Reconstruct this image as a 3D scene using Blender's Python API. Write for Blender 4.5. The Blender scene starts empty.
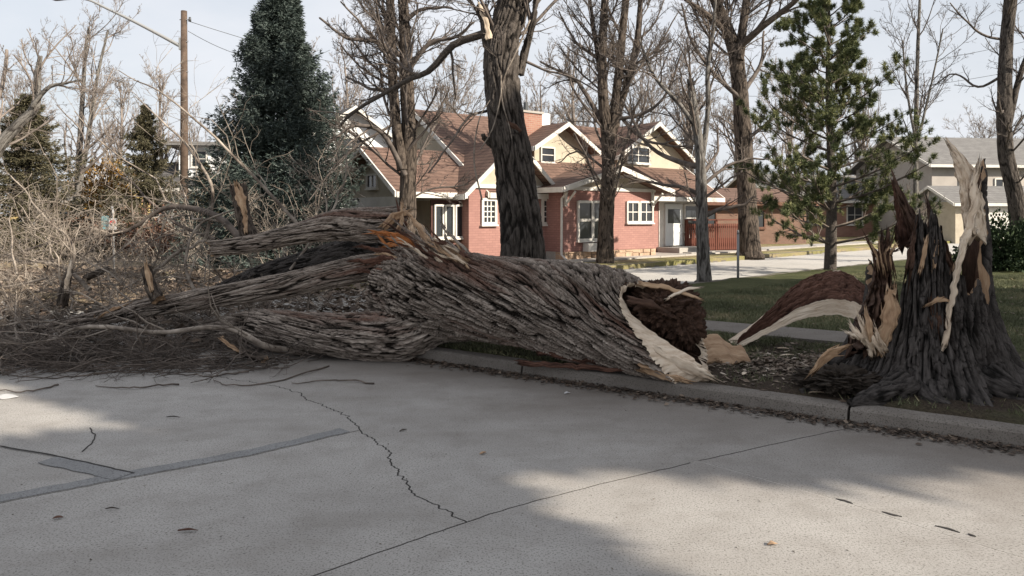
import bpy, math, random
import numpy as np
from mathutils import Vector

# ------------------------------------------------------------------ camera, sky, sun, exposure
scene = bpy.context.scene
COL = scene.collection
F, HX, HY, CAMZ = 740.0, 512.0, 215.0, 1.6          # focal length in pixels, horizon row, eye height
cam_d = bpy.data.cameras.new('camera')
cam_d.sensor_width = 36.0
cam_d.lens = 36.0 * F / 1024.0
cam_d.shift_y = (HY - 288.0) / 1024.0
cam_d.clip_end = 3000.0
cam = bpy.data.objects.new('camera', cam_d)
cam.location = (0, 0, CAMZ)
cam.rotation_euler = (math.radians(90), 0, 0)
COL.objects.link(cam)
scene.camera = cam

SUN_EL = math.radians(30)
SUN_DIR = Vector((0.87, -0.5, math.tan(SUN_EL))).normalized()      # towards the sun
sun_d = bpy.data.lights.new('sun', 'SUN')
sun_d.energy = 5.0
sun_d.angle = math.radians(0.4)
sun_d.color = (1.0, 0.90, 0.76)
sun = bpy.data.objects.new('sun', sun_d)
sun.rotation_euler = SUN_DIR.to_track_quat('Z', 'Y').to_euler()
COL.objects.link(sun)

world = bpy.data.worlds.new('World')
scene.world = world
world.use_nodes = True
wn, wl = world.node_tree.nodes, world.node_tree.links
wn.clear()
w_out = wn.new('ShaderNodeOutputWorld')
w_bg = wn.new('ShaderNodeBackground')
w_bg.inputs['Strength'].default_value = 0.068
w_sky = wn.new('ShaderNodeTexSky')
w_sky.sky_type = 'NISHITA'
w_sky.sun_disc = False
w_sky.sun_elevation = SUN_EL
w_sky.sun_rotation = math.atan2(SUN_DIR.x, SUN_DIR.y)
w_sky.air_density = 1.2
w_sky.dust_density = 2.0
w_tc = wn.new('ShaderNodeTexCoord')
w_map = wn.new('ShaderNodeMapping')
w_map.inputs['Scale'].default_value = (1.0, 1.0, 2.6)
w_noise = wn.new('ShaderNodeTexNoise')
w_noise.inputs['Scale'].default_value = 2.2
w_noise.inputs['Detail'].default_value = 7
w_noise.inputs['Roughness'].default_value = 0.55
w_ramp = wn.new('ShaderNodeValToRGB')
w_ramp.color_ramp.elements[0].position = 0.30
w_ramp.color_ramp.elements[0].color = (0.62, 0.62, 0.62, 1)
w_ramp.color_ramp.elements[1].position = 0.62
w_ramp.color_ramp.elements[1].color = (0.97, 0.97, 0.97, 1)
w_mix = wn.new('ShaderNodeMix')
w_mix.data_type = 'RGBA'
w_mix.inputs['B'].default_value = (6.95, 7.15, 7.6, 1)                # thin bright winter cloud
wl.new(w_tc.outputs['Generated'], w_map.inputs['Vector'])
wl.new(w_map.outputs['Vector'], w_noise.inputs['Vector'])
wl.new(w_noise.outputs['Fac'], w_ramp.inputs['Fac'])
wl.new(w_ramp.outputs['Color'], w_mix.inputs['Factor'])
wl.new(w_sky.outputs['Color'], w_mix.inputs['A'])
wl.new(w_mix.outputs['Result'], w_bg.inputs['Color'])
wl.new(w_bg.outputs['Background'], w_out.inputs['Surface'])

scene.view_settings.view_transform = 'Standard'
scene.view_settings.look = 'None'
scene.view_settings.gamma = 1.0
scene.view_settings.exposure = 0.88
scene.view_settings.use_curve_mapping = False
scene.cycles.use_denoising = True
scene.cycles.max_bounces = 6
scene.cycles.transparent_max_bounces = 8

# ------------------------------------------------------------------ helpers
RNG = np.random.default_rng(7)

def P(x, y, Y):
    """photo pixel at a distance Y in front of the camera -> world point"""
    return np.array(((x - HX) / F * Y, Y, CAMZ - (y - HY) / F * Y))

def G(x, y, z=0.0):
    """photo pixel on the level z -> world point"""
    Y = (CAMZ - z) * F / (y - HY)
    return np.array(((x - HX) / F * Y, Y, z))

_perm = np.random.default_rng(3).permutation(256)
_perm = np.concatenate([_perm, _perm, _perm])
_grad = np.random.default_rng(4).normal(size=(256, 3))
_grad /= np.linalg.norm(_grad, axis=1)[:, None]

def noise3(p):
    p = np.asarray(p, float)
    i = np.floor(p).astype(int)
    f = p - i
    i &= 255
    w = f * f * f * (f * (f * 6 - 15) + 10)
    out = 0
    for dx in (0, 1):
        wx = w[..., 0] if dx else 1 - w[..., 0]
        for dy in (0, 1):
            wy = w[..., 1] if dy else 1 - w[..., 1]
            for dz in (0, 1):
                wz = w[..., 2] if dz else 1 - w[..., 2]
                h = _perm[_perm[_perm[(i[..., 0] + dx) & 255] + ((i[..., 1] + dy) & 255)] + ((i[..., 2] + dz) & 255)]
                g = _grad[h]
                d = g[..., 0] * (f[..., 0] - dx) + g[..., 1] * (f[..., 1] - dy) + g[..., 2] * (f[..., 2] - dz)
                out = out + wx * wy * wz * d
    return out * 1.5

def fbm(p, octv=3):
    a, s, out = 1.0, 1.0, 0
    for k in range(octv):
        out = out + a * noise3(np.asarray(p) * s + 17.3 * k)
        a *= 0.5
        s *= 2.03
    return out

def link(o, parent=None):
    COL.objects.link(o)
    if parent is not None:
        o.parent = parent
    return o

def mesh_data(name, V, faces, mats, smooth=True, mat_idx=None, attrs=None):
    """faces: list of int arrays (n,3) or (n,4)"""
    V = np.asarray(V, np.float32)
    if not isinstance(faces, (list, tuple)):
        faces = [faces]
    faces = [np.asarray(f, np.int32) for f in faces if len(f)]
    me = bpy.data.meshes.new(name)
    me.vertices.add(len(V))
    me.vertices.foreach_set('co', V.ravel())
    loops = np.concatenate([f.ravel() for f in faces])
    counts = np.concatenate([np.full(len(f), f.shape[1], np.int32) for f in faces])
    me.loops.add(len(loops))
    me.loops.foreach_set('vertex_index', loops)
    me.polygons.add(len(counts))
    starts = np.concatenate([[0], np.cumsum(counts)[:-1]]).astype(np.int32)
    me.polygons.foreach_set('loop_start', starts)
    me.polygons.foreach_set('use_smooth', np.full(len(counts), smooth, bool))
    if not isinstance(mats, (list, tuple)):
        mats = [mats]
    for m in mats:
        me.materials.append(m)
    if mat_idx is not None:
        me.polygons.foreach_set('material_index', np.asarray(mat_idx, np.int32))
    if attrs:
        for k, a in attrs.items():
            a = np.asarray(a, np.float32)
            if a.ndim == 1:
                me.attributes.new(k, 'FLOAT', 'POINT').data.foreach_set('value', a)
            else:
                me.attributes.new(k, 'FLOAT_VECTOR', 'POINT').data.foreach_set('vector', a.ravel())
    me.update(calc_edges=True)
    return me

def mesh(name, V, faces, mats, parent=None, smooth=True, mat_idx=None, attrs=None):
    return link(bpy.data.objects.new(name, mesh_data(name, V, faces, mats, smooth, mat_idx, attrs)), parent)

def empty(name, loc=(0, 0, 0), rz=0.0):
    o = bpy.data.objects.new(name, None)
    o.empty_display_size = 0.2
    o.location = loc
    o.rotation_euler = (0, 0, rz)
    return link(o)

def tag(o, label=None, cat=None, group=None, kind=None):
    if label: o['label'] = label
    if cat: o['category'] = cat
    if group: o['group'] = group
    if kind: o['kind'] = kind
    return o

def rebase(o, loc):
    """move a one-mesh object's origin to loc"""
    loc = Vector([float(c) for c in loc])
    o.data.transform(__import__('mathutils').Matrix.Translation(-loc))
    o.location = loc
    return o

BOXF = np.array([[0, 3, 2, 1], [4, 5, 6, 7], [0, 1, 5, 4], [1, 2, 6, 5], [2, 3, 7, 6], [3, 0, 4, 7]])

def box_v(x0, x1, y0, y1, z0, z1):
    return np.array([[x0, y0, z0], [x1, y0, z0], [x1, y1, z0], [x0, y1, z0],
                     [x0, y0, z1], [x1, y0, z1], [x1, y1, z1], [x0, y1, z1]], float)

class MB:
    """collects shapes into one mesh"""
    def __init__(self):
        self.V, self.Q, self.T, self.n = [], [], [], 0
    def add(self, V, q=None, t=None):
        V = np.asarray(V, float).reshape(-1, 3)
        if q is not None and len(q): self.Q.append(np.asarray(q) + self.n)
        if t is not None and len(t): self.T.append(np.asarray(t) + self.n)
        self.V.append(V)
        self.n += len(V)
        return self
    def box(self, *a):
        return self.add(box_v(*a), BOXF)
    def prism(self, poly, d0, d1, axis):
        """convex polygon (2-D) extruded along axis; poly coordinates are the other two axes in order"""
        poly = np.asarray(poly, float)
        n = len(poly)
        V = []
        for d in (d0, d1):
            for a, b in poly:
                c = [a, b]
                c.insert(axis, d)
                V.append(c)
        q = [[i, (i + 1) % n, n + (i + 1) % n, n + i] for i in range(n)]
        t = [[0, i + 1, i] for i in range(1, n - 1)] + [[n, n + i, n + i + 1] for i in range(1, n - 1)]
        return self.add(V, q, t)
    def tube(self, pts, rad, sides=8, cap=True):
        V, q, t = tube(pts, rad, sides, cap)
        return self.add(V, q, t)
    def build(self, name, mat, parent=None, smooth=False, attrs=None):
        f = []
        if self.Q: f.append(np.concatenate(self.Q))
        if self.T: f.append(np.concatenate(self.T))
        return mesh(name, np.concatenate(self.V), f, mat, parent, smooth, attrs=attrs)

def catmull(ctrl, n):
    C = np.asarray(ctrl, float)
    m = len(C)
    if m == 2:
        s = np.linspace(0, 1, n)[:, None]
        return C[0] * (1 - s) + C[1] * s
    E = np.vstack([2 * C[0] - C[1], C, 2 * C[-1] - C[-2]])
    s = np.linspace(0, m - 1 - 1e-9, n)
    i = s.astype(int)
    f = (s - i)[:, None]
    p0, p1, p2, p3 = E[i], E[i + 1], E[i + 2], E[i + 3]
    return 0.5 * (2 * p1 + (p2 - p0) * f + (2 * p0 - 5 * p1 + 4 * p2 - p3) * f ** 2 + (3 * p1 - p0 - 3 * p2 + p3) * f ** 3)

def frames(pts):
    pts = np.asarray(pts, float)
    T = np.gradient(pts, axis=0)
    T /= np.linalg.norm(T, axis=1)[:, None] + 1e-9
    ref = np.array([0, 0, 1.0]) if abs(T[0, 2]) < 0.8 else np.array([0, 1.0, 0])
    A = np.zeros_like(pts)
    a = ref - T[0] * (ref @ T[0])
    a /= np.linalg.norm(a)
    for k in range(len(pts)):
        a = a - T[k] * (a @ T[k])
        a /= np.linalg.norm(a)
        A[k] = a
    return T, A, np.cross(T, A)

def grid_quads(n, m, wrap=True):
    i = np.arange(n - 1)[:, None]
    j = np.arange(m if wrap else m - 1)[None, :]
    a = i * m + j
    b = i * m + (j + 1) % m
    return np.stack([a, b, b + m, a + m], -1).reshape(-1, 4)

def tube(pts, rad, sides=8, cap=True):
    pts = np.asarray(pts, float)
    rad = np.broadcast_to(np.asarray(rad, float), (len(pts),))
    T, A, B = frames(pts)
    th = np.arange(sides) * 2 * math.pi / sides
    V = pts[:, None] + rad[:, None, None] * (np.cos(th)[None, :, None] * A[:, None] + np.sin(th)[None, :, None] * B[:, None])
    V = V.reshape(-1, 3)
    q = grid_quads(len(pts), sides)
    t = []
    if cap:
        n = len(V)
        V = np.vstack([V, pts[0], pts[-1]])
        e = n - sides
        t = [[n, (k + 1) % sides, k] for k in range(sides)] + [[n + 1, e + k, e + (k + 1) % sides] for k in range(sides)]
    return V, q, t

def tubes(paths, rads, sides=4):
    """many thin tubes at once: paths (K,N,3), rads (K,N)"""
    K, N, _ = paths.shape
    T = np.gradient(paths, axis=1)
    T /= np.linalg.norm(T, axis=2)[..., None] + 1e-9
    chord = T.mean(1)
    ref = np.where(np.abs(chord[:, 2:3]) < 0.75, np.array([[0, 0, 1.0]]), np.array([[1.0, 0, 0]]))[:, None]
    A = np.cross(T, ref)
    A /= np.linalg.norm(A, axis=2)[..., None] + 1e-9
    B = np.cross(T, A)
    th = np.arange(sides) * 2 * math.pi / sides
    V = paths[:, :, None] + rads[:, :, None, None] * (np.cos(th)[:, None] * A[:, :, None] + np.sin(th)[:, None] * B[:, :, None])
    q = grid_quads(N, sides)
    Q = (q[None] + (np.arange(K) * N * sides)[:, None, None]).reshape(-1, 4)
    return V.reshape(-1, 3), Q

def unit(v):
    return v / (np.linalg.norm(v, axis=-1, keepdims=True) + 1e-9)

def grow_paths(start, d, L, npts, jit, up, rng):
    K = len(start)
    out = np.zeros((K, npts, 3))
    out[:, 0] = start
    d = unit(d)
    for k in range(1, npts):
        d = unit(d + rng.normal(size=(K, 3)) * jit + np.array([0, 0, up]))
        out[:, k] = out[:, k - 1] + d * (L / (npts - 1))[:, None]
    return out

def children(paths, rads, k, ratio, ang, jit, up, rng, npts=5, tmin=0.25, rscale=0.6, rmin=0.004):
    Kp, N, _ = paths.shape
    idx = np.repeat(np.arange(Kp), k)
    t = rng.uniform(tmin, 1.0, len(idx))
    s = t * (N - 1)
    i = np.minimum(s.astype(int), N - 2)
    f = (s - i)[:, None]
    pos = paths[idx, i] * (1 - f) + paths[idx, i + 1] * f
    tan = unit(paths[idx, i + 1] - paths[idx, i])
    pr = rads[idx, i] * (1 - f[:, 0]) + rads[idx, i + 1] * f[:, 0]
    L = np.linalg.norm(np.diff(paths, axis=1), axis=2).sum(1)[idx] * ratio * rng.uniform(0.5, 1.25, len(idx)) * (1.25 - 0.7 * t)
    perp = rng.normal(size=(len(idx), 3))
    perp = unit(perp - tan * (perp * tan).sum(1)[:, None])
    a = np.radians(rng.uniform(ang[0], ang[1], len(idx)))[:, None]
    d = np.cos(a) * tan + np.sin(a) * perp
    d[:, 2] += up * 2
    r0 = np.maximum(np.minimum(pr * rscale, L * 0.03), rmin)
    P_ = grow_paths(pos, d, L, npts, jit, up, rng)
    R_ = np.maximum(r0[:, None] * np.linspace(1, 0.35, npts)[None], rmin * 0.7)
    return P_, R_

# ------------------------------------------------------------------ materials
class Mat:
    def __init__(self, name, rough=0.85, spec=0.3):
        self.m = bpy.data.materials.new(name)
        self.m.use_nodes = True
        self.n, self.l = self.m.node_tree.nodes, self.m.node_tree.links
        self.b = self.n['Principled BSDF']
        self.b.inputs['Roughness'].default_value = rough
        self.b.inputs['Specular IOR Level'].default_value = spec
    def coord(self, kind='Object', attr=None, scale=(1, 1, 1)):
        if attr:
            c = self.n.new('ShaderNodeAttribute')
            c.attribute_name = attr
            o = c.outputs['Vector']
        elif kind == 'Position':
            o = self.n.new('ShaderNodeNewGeometry').outputs['Position']
        else:
            o = self.n.new('ShaderNodeTexCoord').outputs[kind]
        mp = self.n.new('ShaderNodeMapping')
        mp.inputs['Scale'].default_value = scale
        self.l.new(o, mp.inputs['Vector'])
        return mp.outputs['Vector']
    def noise(self, vec, scale, detail=4, rough=0.6, dist=0.0):
        t = self.n.new('ShaderNodeTexNoise')
        t.inputs['Scale'].default_value = scale
        t.inputs['Detail'].default_value = detail
        t.inputs['Roughness'].default_value = rough
        t.inputs['Distortion'].default_value = dist
        self.l.new(vec, t.inputs['Vector'])
        return t.outputs['Fac']
    def fac_attr(self, name):
        c = self.n.new('ShaderNodeAttribute')
        c.attribute_name = name
        return c.outputs['Fac']
    def ramp(self, fac, stops):
        r = self.n.new('ShaderNodeValToRGB')
        e = r.color_ramp.elements
        while len(e) < len(stops):
            e.new(0.5)
        for k, (p, c) in enumerate(stops):
            e[k].position = p
            e[k].color = (c, c, c, 1) if isinstance(c, (int, float)) else (*c, 1)
        self.l.new(fac, r.inputs['Fac'])
        return r.outputs['Color']
    def mix(self, fac, a, b, mode='MIX'):
        m = self.n.new('ShaderNodeMix')
        m.data_type = 'RGBA'
        m.blend_type = mode
        for s, v in (('Factor', fac), ('A', a), ('B', b)):
            if isinstance(v, (int, float)):
                m.inputs[s].default_value = v if s == 'Factor' else (v, v, v, 1)
            elif isinstance(v, tuple):
                m.inputs[s].default_value = (*v, 1)
            else:
                self.l.new(v, m.inputs[s])
        return m.outputs['Result']
    def color(self, c):
        if isinstance(c, tuple):
            self.b.inputs['Base Color'].default_value = (*c, 1)
        else:
            self.l.new(c, self.b.inputs['Base Color'])
        return self
    def bump(self, h, strength=0.5, dist=0.01):
        b = self.n.new('ShaderNodeBump')
        b.inputs['Strength'].default_value = strength
        b.inputs['Distance'].default_value = dist
        self.l.new(h, b.inputs['Height'])
        self.l.new(b.outputs['Normal'], self.b.inputs['Normal'])
        return self

def plain(name, c, rough=0.8, var=0.25, scale=6.0, bump=0.0, spec=0.3):
    """a colour with uneven patches"""
    M = Mat(name, rough, spec)
    v = M.coord('Object')
    f = M.noise(v, scale, 6, 0.65)
    lo = tuple(x * (1 - var) for x in c)
    hi = tuple(min(1, x * (1 + var)) for x in c)
    M.color(M.ramp(f, [(0.3, lo), (0.7, hi)]))
    if bump:
        M.bump(M.noise(v, scale * 6, 5), bump, 0.01)
    return M.m

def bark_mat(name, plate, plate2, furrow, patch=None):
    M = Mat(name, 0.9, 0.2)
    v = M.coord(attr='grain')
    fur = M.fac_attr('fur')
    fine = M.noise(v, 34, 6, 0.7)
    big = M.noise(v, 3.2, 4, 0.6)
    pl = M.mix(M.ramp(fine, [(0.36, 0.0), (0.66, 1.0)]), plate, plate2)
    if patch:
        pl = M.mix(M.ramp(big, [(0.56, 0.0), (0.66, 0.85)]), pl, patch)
    c = M.mix(M.ramp(fur, [(0.26, 1.0), (0.72, 0.0)]), pl, furrow)  # furrow tone: brown inner bark, deepened further to paint shade in the cracks
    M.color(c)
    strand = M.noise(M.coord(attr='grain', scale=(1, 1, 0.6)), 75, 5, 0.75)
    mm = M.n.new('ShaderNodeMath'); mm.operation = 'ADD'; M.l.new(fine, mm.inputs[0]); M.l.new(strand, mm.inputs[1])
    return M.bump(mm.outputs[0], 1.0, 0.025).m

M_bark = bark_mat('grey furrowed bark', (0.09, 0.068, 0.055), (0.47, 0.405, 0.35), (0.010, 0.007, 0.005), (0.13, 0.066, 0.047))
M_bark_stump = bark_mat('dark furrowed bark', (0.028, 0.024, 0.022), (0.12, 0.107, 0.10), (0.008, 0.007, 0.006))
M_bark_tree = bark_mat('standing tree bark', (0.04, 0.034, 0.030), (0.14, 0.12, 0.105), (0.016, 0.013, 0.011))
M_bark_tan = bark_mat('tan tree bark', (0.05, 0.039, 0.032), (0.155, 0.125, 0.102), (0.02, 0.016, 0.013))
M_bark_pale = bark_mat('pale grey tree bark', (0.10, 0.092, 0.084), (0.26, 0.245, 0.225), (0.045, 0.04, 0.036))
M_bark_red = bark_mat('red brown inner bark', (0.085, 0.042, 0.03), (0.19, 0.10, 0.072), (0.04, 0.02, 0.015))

def wood_mat(name, a, b, c, bump=0.8):
    M = Mat(name, 0.8, 0.25)
    v = M.coord(attr='grain', scale=(1, 1, 1))
    g = M.noise(v, 28, 6, 0.7, 0.4)
    w = M.noise(v, 4, 4, 0.6)
    col = M.ramp(g, [(0.25, a), (0.5, b), (0.8, c)])
    col = M.mix(M.ramp(w, [(0.45, 0.0), (0.7, 0.55)]), col, a)
    M.color(col)
    return M.bump(g, bump, 0.012).m

M_wood = wood_mat('pale split wood', (0.36, 0.26, 0.18), (0.60, 0.50, 0.39), (0.74, 0.66, 0.55))
M_wood_tan = wood_mat('tan split wood', (0.20, 0.12, 0.07), (0.40, 0.27, 0.17), (0.55, 0.42, 0.29))
M_wood_orange = wood_mat('orange split wood', (0.22, 0.075, 0.025), (0.46, 0.17, 0.055), (0.58, 0.30, 0.13))
M_rot = wood_mat('rotten brown wood', (0.022, 0.013, 0.009), (0.07, 0.038, 0.026), (0.16, 0.10, 0.068), 1.0)

def twig_mat(name, a, b):
    M = Mat(name, 0.8, 0.3)
    v = M.coord('Position')
    M.color(M.ramp(M.noise(v, 5, 4), [(0.35, a), (0.68, b)]))
    return M.m
M_twig_pale = twig_mat('pale twig', (0.075, 0.058, 0.046), (0.37, 0.32, 0.27))
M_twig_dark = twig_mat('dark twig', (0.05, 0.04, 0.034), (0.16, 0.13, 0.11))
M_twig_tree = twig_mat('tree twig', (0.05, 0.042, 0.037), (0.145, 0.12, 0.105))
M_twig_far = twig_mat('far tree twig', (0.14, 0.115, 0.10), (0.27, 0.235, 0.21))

def leafy(name, stops, rough=0.7):
    M = Mat(name, rough, 0.25)
    M.color(M.ramp(M.fac_attr('shade'), stops))
    return M.m
M_spruce = leafy('blue spruce needles', [(0.0, (0.018, 0.028, 0.024)), (0.5, (0.045, 0.062, 0.055)), (1.0, (0.13, 0.155, 0.142))])
M_pine = leafy('pine needles', [(0.0, (0.03, 0.045, 0.02)), (0.5, (0.10, 0.12, 0.05)), (1.0, (0.26, 0.26, 0.12))])
M_olive = leafy('olive brown needles', [(0.0, (0.04, 0.038, 0.022)), (0.5, (0.08, 0.075, 0.045)), (1.0, (0.17, 0.145, 0.09))])
M_gold = leafy('golden dry leaves', [(0.0, (0.12, 0.065, 0.018)), (0.5, (0.27, 0.155, 0.04)), (1.0, (0.42, 0.27, 0.08))])
M_bush = leafy('dark evergreen leaves', [(0.0, (0.012, 0.022, 0.010)), (0.5, (0.03, 0.05, 0.022)), (1.0, (0.075, 0.105, 0.05))])
M_russet = leafy('russet shrub leaves', [(0.0, (0.05, 0.025, 0.018)), (0.5, (0.12, 0.065, 0.045)), (1.0, (0.24, 0.15, 0.11))])
M_grass = leafy('winter grass blades', [(0.0, (0.06, 0.066, 0.034)), (0.55, (0.115, 0.125, 0.064)), (0.85, (0.185, 0.172, 0.10)), (1.0, (0.30, 0.25, 0.15))])
M_litter = leafy('dry leaf litter', [(0.0, (0.035, 0.025, 0.02)), (0.5, (0.105, 0.076, 0.056)), (0.85, (0.22, 0.175, 0.135)), (1.0, (0.44, 0.385, 0.32))])
# ------------------------------------------------------------------ the ground
from mathutils.geometry import tessellate_polygon
KA = np.array((0.823, -0.568, 0.0))          # along the kerb, to the right and nearer
KP = np.array((0.568, 0.823, 0.0))           # from the kerb into the lawn
KB = np.array((0.73, 0.68, 0.0)); KB /= np.linalg.norm(KB)   # along the side street
K0 = np.array((0.0, 7.45, 0.0))
CA = np.array((-3.1, 9.6, 0.0))              # corner of the near lawn
CB = np.array((-7.0, 12.3, 0.0))             # corner of the far block
STUMP = np.array((3.63, 6.5, 0.13))

def concrete(name, base, dark, light, stain, grime=False):
    M = Mat(name, 0.9, 0.25)
    v = M.coord('Position')
    big = M.noise(v, 0.55, 5, 0.6)
    mid = M.noise(v, 3.5, 6, 0.7)
    fine = M.noise(v, 90, 3, 0.7)
    c = M.mix(M.ramp(big, [(0.35, 0.0), (0.68, 1.0)]), base, light)
    c = M.mix(M.ramp(mid, [(0.46, 0.0), (0.74, 0.5)]), c, stain)
    c = M.mix(M.ramp(fine, [(0.36, 0.85), (0.48, 0.0)]), c, dark)
    blot = M.noise(M.coord('Position', scale=(0.55, 1.6, 1)), 1.1, 5, 0.65, 0.6)
    c = M.mix(M.ramp(blot, [(0.5, 0.0), (0.72, 0.45)]), c, stain)
    vo = M.n.new('ShaderNodeTexVoronoi')
    vo.inputs['Scale'].default_value = 9
    M.l.new(v, vo.inputs['Vector'])
    c = M.mix(M.ramp(vo.outputs['Distance'], [(0.035, 0.8), (0.07, 0.0)]), c, dark)
    if grime:
        dp = M.n.new('ShaderNodeVectorMath'); dp.operation = 'DOT_PRODUCT'
        M.l.new(v, dp.inputs[0]); dp.inputs[1].default_value = (0.568, 0.823, 0)
        ad = M.n.new('ShaderNodeMath'); ad.operation = 'MULTIPLY_ADD'
        M.l.new(M.noise(M.coord('Position', scale=(0.8, 1.4, 1)), 0.9, 6, 0.65), ad.inputs[0]); ad.inputs[1].default_value = 2.6
        M.l.new(dp.outputs['Value'], ad.inputs[2])
        mr = M.n.new('ShaderNodeMapRange'); mr.inputs['From Min'].default_value = 5.3; mr.inputs['From Max'].default_value = 7.6
        M.l.new(ad.outputs[0], mr.inputs['Value'])
        c = M.mix(M.ramp(mr.outputs['Result'], [(0.0, 0.0), (1.0, 0.8)]), c, (0.11, 0.09, 0.074))
    M.color(c)
    return M.bump(M.noise(v, 120, 5, 0.8), 0.6, 0.006).m
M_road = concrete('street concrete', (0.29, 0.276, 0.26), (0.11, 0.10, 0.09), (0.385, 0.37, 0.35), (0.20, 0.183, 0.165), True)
M_street = concrete('sunny street concrete', (0.40, 0.385, 0.36), (0.2, 0.19, 0.175), (0.48, 0.46, 0.43), (0.33, 0.31, 0.285))  # lighter copy of the street concrete, brightened for the sunlit side street
M_kerb = concrete('kerb concrete', (0.135, 0.12, 0.107), (0.05, 0.042, 0.036), (0.20, 0.18, 0.16), (0.075, 0.064, 0.054))
M_walk = concrete('pavement concrete', (0.36, 0.34, 0.315), (0.16, 0.15, 0.13), (0.43, 0.41, 0.38), (0.26, 0.24, 0.215))
M_patch = concrete('grey patching mortar', (0.205, 0.205, 0.205), (0.09, 0.09, 0.09), (0.25, 0.25, 0.25), (0.15, 0.15, 0.15))
M_gap = plain('dark joint filling', (0.035, 0.032, 0.03), 0.95, 0.3, 30)

def lawn_mat(name, g1, g2, g3, dirt):
    M = Mat(name, 0.95, 0.1)
    v = M.coord('Position')
    f = M.noise(v, 1.4, 6, 0.65)
    fine = M.noise(v, 45, 4, 0.8)
    c = M.ramp(f, [(0.3, g1), (0.52, g2), (0.75, g3)])
    c = M.mix(M.ramp(fine, [(0.35, 0.6), (0.6, 0.0)]), c, tuple(x * 0.45 for x in g1))
    d = M.fac_attr('dirt')
    c = M.mix(d, c, M.mix(M.ramp(fine, [(0.4, 0.0), (0.7, 1.0)]), dirt, tuple(x * 2.6 for x in dirt)))
    M.color(c)
    return M.bump(fine, 0.8, 0.03).m
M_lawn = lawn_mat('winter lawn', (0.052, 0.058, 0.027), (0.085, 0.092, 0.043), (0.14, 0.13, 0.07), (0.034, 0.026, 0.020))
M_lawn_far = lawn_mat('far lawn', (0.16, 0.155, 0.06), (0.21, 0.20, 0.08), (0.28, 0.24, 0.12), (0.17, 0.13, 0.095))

o = mesh('ground', [[-900, -400, -0.08], [900, -400, -0.08], [900, 1500, -0.08], [-900, 1500, -0.08]], [np.array([[0, 1, 2, 3]])], M_lawn_far)
tag(o, kind='structure')
road = tag(mesh('road', [[-90, -60, -0.012], [120, -60, -0.012], [120, 110, -0.012], [-90, 110, -0.012]], [np.array([[0, 1, 2, 3]])], M_street), kind='structure')

# slabs of the concrete street, split along its joints and cracks
def jag(pix, amp, seed, n=26):
    pts = np.array([G(x, y)[:2] for x, y in pix])
    seg = np.linalg.norm(np.diff(pts, axis=0), axis=1)
    s = np.concatenate([[0], np.cumsum(seg)])
    m = max(8, int(s[-1] * n))
    ss = np.linspace(0, s[-1], m)
    q = np.stack([np.interp(ss, s, pts[:, 0]), np.interp(ss, s, pts[:, 1])], 1)
    t = unit(np.gradient(q, axis=0))
    nrm = np.stack([-t[:, 1], t[:, 0]], 1)
    w = noise3(np.stack([ss * 3.1, ss * 0 + seed, ss * 0], 1)) + 0.6 * noise3(np.stack([ss * 9.0, ss * 0 + seed, ss * 0 + 5], 1)) + 0.45 * noise3(np.stack([ss * 23.0, ss * 0 + seed, ss * 0 + 9], 1))
    w *= np.minimum(1, np.minimum(ss, s[-1] - ss) * 8)
    return q + nrm * (w * amp)[:, None]
def arr(*pts): return np.array(pts, float)
node = (467, 522)
J2a = jag([node, (400, 545), (315, 575), (215, 612)], 0.012, 1)
J2b = jag([node, (520, 505), (600, 484), (690, 463), (760, 447), (830, 432), (872, 424)], 0.012, 2)
Ka = jag([node, (440, 508), (415, 492), (398, 475), (388, 450), (360, 430)], 0.05, 3, 90)
Kb = jag([(360, 430), (345, 415), (305, 398), (300, 392), (262, 384), (215, 376), (120, 352)], 0.05, 4, 90)
J1 = jag([(360, 430), (250, 456), (130, 478), (0, 503), (-200, 542)], 0.014, 5)
k_m = (np.argmin(np.abs(J2b[:, 0] - G(690, 463)[0])))
seam = np.vstack([J2b[k_m:k_m + 1], jag([(702, 462), (760, 478), (837, 500), (920, 527), (1012, 555), (1150, 597)], 0.01, 6)])
end2a, end2b, endK, end1, endS = J2a[-1], J2b[-1], Kb[-1], J1[-1], seam[-1]
kerb_pt = lambda t: (K0 + KA * t)[:2]
slabs = [
    np.vstack([Kb, arr((-12.5, 11.0), (-14, 4)), J1[::-1][:-1]]),
    np.vstack([Ka, J1[1:], arr((-14, -3), (-4, -3)), J2a[::-1][:-1]]),
    np.vstack([Ka[::-1], J2b[1:], arr(kerb_pt(-3.9) + KP[:2] * 2), Kb[::-1][:-1]]),
    np.vstack([J2b[k_m:], arr(kerb_pt(12)), arr((11.5, 0.9)), seam[::-1][:-1]]),
    np.vstack([J2a[::-1], J2b[1:k_m + 1], seam[1:], arr((11, -3), (-4, -3))]),
]
def offset_poly(poly, d):
    n = len(poly)
    e = unit(np.roll(poly, -1, 0) - poly)
    nr = np.stack([-e[:, 1], e[:, 0]], 1)
    v = unit(nr + np.roll(nr, 1, 0))
    return poly + v * d
for pl in slabs:
    x, y = pl[:, 0], pl[:, 1]
    if (x * np.roll(y, -1) - y * np.roll(x, -1)).sum() < 0:
        pl = pl[::-1]
    pl = offset_poly(pl, 0.006)
    n = len(pl)
    top = np.c_[pl, np.zeros(n)]
    bot = np.c_[pl, np.full(n, -0.0118)]
    tri = np.array(tessellate_polygon([[Vector(p) for p in top]]))
    a, b, c = top[tri[:, 0]], top[tri[:, 1]], top[tri[:, 2]]
    flip = np.cross(b - a, c - a)[:, 2] < 0
    tri[flip] = tri[flip][:, ::-1]
    side = np.array([[i, n + i, n + (i + 1) % n, (i + 1) % n] for i in range(n)])
    mesh('slab', np.vstack([top, bot]), [tri, side], M_road, road, smooth=False)
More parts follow.
